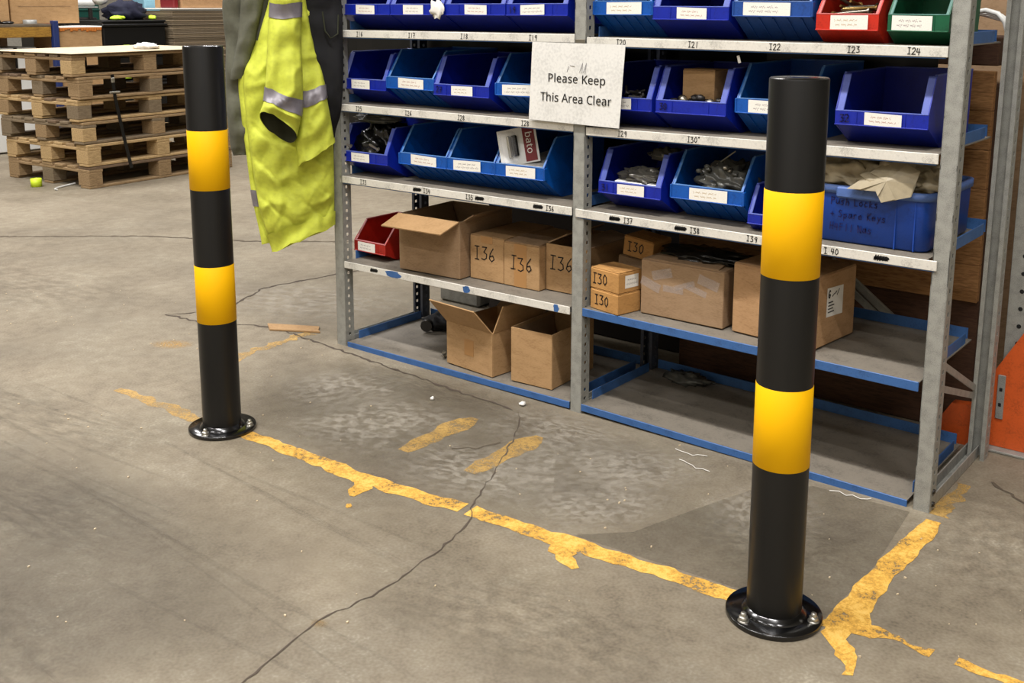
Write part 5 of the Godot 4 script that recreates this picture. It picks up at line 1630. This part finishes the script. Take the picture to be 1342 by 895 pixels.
	box(s, Vector3(-0.1, 0.7, -0.09), Vector3(0.2, 1.4, 0.16), 0.01)
	put_thing("blue_sack", "pale blue panel standing right of the dark green crate", "panel", s, M.pale_blue, Vector3(-6.1, 0.0, -3.25))
	s = st()
	lump(s, Vector3.ZERO, Vector3(0.24, 0.2, 0.34), 51, 0.5, true, 28)
	put_thing("navy_cloth", "dark navy cloth heaped on the topmost black crate", "cloth", s, M.navy_cloth, Vector3(X - 0.28, 1.045, -2.74))
	for q in [[-2.58, 0.12, 0.04, "lime green glove on the black crate, left of the navy cloth"], [-2.9, 0.05, 0.04, "small lime green ball at the right end of the black crate"]]:
		s = st()
		lump(s, Vector3.ZERO, Vector3(0.1, q[2], q[1]), 52, 0.4, true, 16)
		put_thing("lime_glove", q[3], "glove", s, M.lime, Vector3(X - 0.14, 0.99 + q[2] * 0.3, q[0]))
	t = thing("machine", "grey machine frame under a white roll, left of the navy cloth", "machine", Vector3(-6.2, 0, -2.45))
	s = st()
	box(s, Vector3(-0.2, 0.5, -0.15), Vector3(0.4, 1.0, 0.5), 0.01)
	for k in 3:
		box(s, Vector3(0.01, 1.03, -0.33 + 0.17 * k), Vector3(0.03, 0.1, 0.03), 0.004)
	put("frame", s, M.dark_steel, t)
	s = st()
	box(s, Vector3(-0.1, 1.085, -0.15), Vector3(0.25, 0.015, 0.5), 0.004)
	put("rail", s, M.steel, t)
	s = st()
	tube(s, [Vector3(-0.05, 1.125, 0.1), Vector3(-0.05, 1.125, -0.4)], 0.03, 16)
	put("roll", s, M.white_plastic, t)
	s = st()
	box(s, Vector3(0.03, 0.98, 0.09), Vector3(0.04, 0.07, 0.07), 0.006)
	put("orange_box", s, M.orange_paint, t)
	s = st()
	box(s, Vector3(0.03, 0.5, 0.04), Vector3(0.04, 1.05, 0.035), 0.004)
	put("post", s, M.navy_paint, t)
	s = st()
	lump(s, Vector3.ZERO, Vector3(0.1, 0.1, 0.13), 53, 0.3, false, 16)
	put_thing("white_bottle", "white bottle lying over the navy cloth", "bottle", s, M.white_plastic, Vector3(X - 0.35, 1.155, -2.56))
	# pale cabinet under the bench, seen through the pallets
	t = thing("cabinet", "white cabinet with a black strap under the workbench, seen through the pallets", "cabinet", Vector3(X - 0.1, 0, -1.45))
	s = st()
	box(s, Vector3(-0.2, 0.4, -0.2), Vector3(0.4, 0.78, 0.42), 0.006)
	put("body", s, M.white_plastic, t)
	s = st()
	box(s, Vector3(0.002, 0.4, -0.24), Vector3(0.006, 0.78, 0.025), 0.001)
	put("strap", s, M.black_plastic, t)
	s = st()
	box(s, Vector3(0, 0.11, 0), Vector3(0.3, 0.2, 0.3), 0.02)
	put_thing("orange_crate", "orange crate on the floor at the left edge, beyond the pallets", "crate", s, M.orange_paint, Vector3(-5.5, 0.0, -1.12))

# ---------------------------------------------------------------- small things on the floor
func debris() -> void:
	var s := st()
	lathe(s, [[0.033, 0.0], [0.033, 0.05], [0.024, 0.05], [0.024, 0.0], [0.033, 0.0]], 24)
	put_thing("tape_roll", "roll of bright yellow green tape on the floor before the pallets", "tape", s, M.green_tape, Vector3(-3.8, 0.001, -0.955))
	s = st()
	var arc := []
	for k in 10:
		arc.append(Vector3(-3.555 - 0.13 * k / 9.0, 0.005 + 0.012 * pow(k / 9.0 - 0.5, 2.0), -0.955 - 0.19 * k / 9.0 + 0.06 * sin(PI * k / 9.0)))
	tube(s, arc, 0.006, 6)
	put_thing("white_strip", "curved white plastic strip on the floor before the pallets", "strip", s, M.white_plastic)
	s = st()
	prism(s, PackedVector2Array([Vector2(-0.3, -0.05), Vector2(-0.13, -0.14), Vector2(-0.1, -0.11), Vector2(-0.08, -0.1), Vector2(-0.24, -0.01)]), Vector3(0, 0.001, 0), Vector3.RIGHT, Vector3(0, 0, 1), Vector3.UP, 0.005)
	put_thing("cardboard_piece", "flat piece of cardboard lying on the floor by the left post", "cardboard", s, M.cardboard_tan, scrap_at(400, 462) - Vector3(-0.19, 0, -0.08))
	for q in [[Vector3(0.83, 0.006, 0.055), 0.02, "white scrap of paper on the floor in front of the middle post"], [Vector3(0.6, 0.004, 0.18), 0.012, "small pale scrap on the floor near the painted footprint"]]:
		s = st()
		lump(s, Vector3.ZERO, Vector3(q[1], 0.012, q[1]), 70, 0.5, true, 10)
		put_thing("paper_scrap", q[2], "scrap", s, M.white_card, q[0])
	for q in [[Vector3(1.32, 0.003, 0.05), 71, "orange and white string on the floor under the right bay"], [Vector3(1.36, 0.003, 0.1), 72, "pale string on the floor nearest the painted line, right bay"], [Vector3(1.72, 0.003, 0.035), 73, "white thread on the floor by the corner post"]]:
		s = st()
		var r := RandomNumberGenerator.new()
		r.seed = q[1]
		var p := Vector3.ZERO
		var pts := [p]
		for k in 7:
			p += Vector3(r.randf_range(0.006, 0.022), 0, r.randf_range(-0.012, 0.012))
			pts.append(p)
		tube(s, pts, 0.0009, 5)
		put_thing("string", q[2], "string", s, M.white_card, q[0])
	# dark rag and fittings at the back of the bottom left shelf
	s = st()
	lump(s, Vector3.ZERO, Vector3(0.13, 0.06, 0.1), 75, 0.6, true, 24)
	put_thing("dark_rag", "dark rag at the back of the bottom left shelf", "rag", s, M.black_cloth, Vector3(0.2, 0.041, -0.3))
	s = st()
	lathe(s, [[0.02, -0.01], [0.022, 0.0], [0.02, 0.01]], 16, Vector3.ZERO, true, true)
	var o := put_thing("castor_wheel", "small dark castor wheel on the bottom left shelf beside the rag", "wheel", s, M.dark_steel, Vector3(0.19, 0.043, -0.235))
	o.rotation = Vector3(PI / 2, 0.5, 0)
	var b := bolt_mesh(0.022, 0.005)
	single("bolt", "single shiny bolt lying on the bottom left shelf beside the open box", "bolt", b, M.bolt_steel, Vector3(0.415, 0.031, -0.075), Basis.from_euler(Vector3(PI / 2, 0.5, 0)))
	s = st()
	lump(s, Vector3.ZERO, Vector3(0.13, 0.035, 0.07), 76, 0.8, true, 24)
	put_thing("crumpled_film", "crumpled pale film at the dark back of the bottom right shelf", "film", s, M.bag_plastic, Vector3(1.13, 0.037, -0.34))

func scrap_at(_x: float, _y: float) -> Vector3:
	return Vector3(-0.24, 0.0, -0.02)
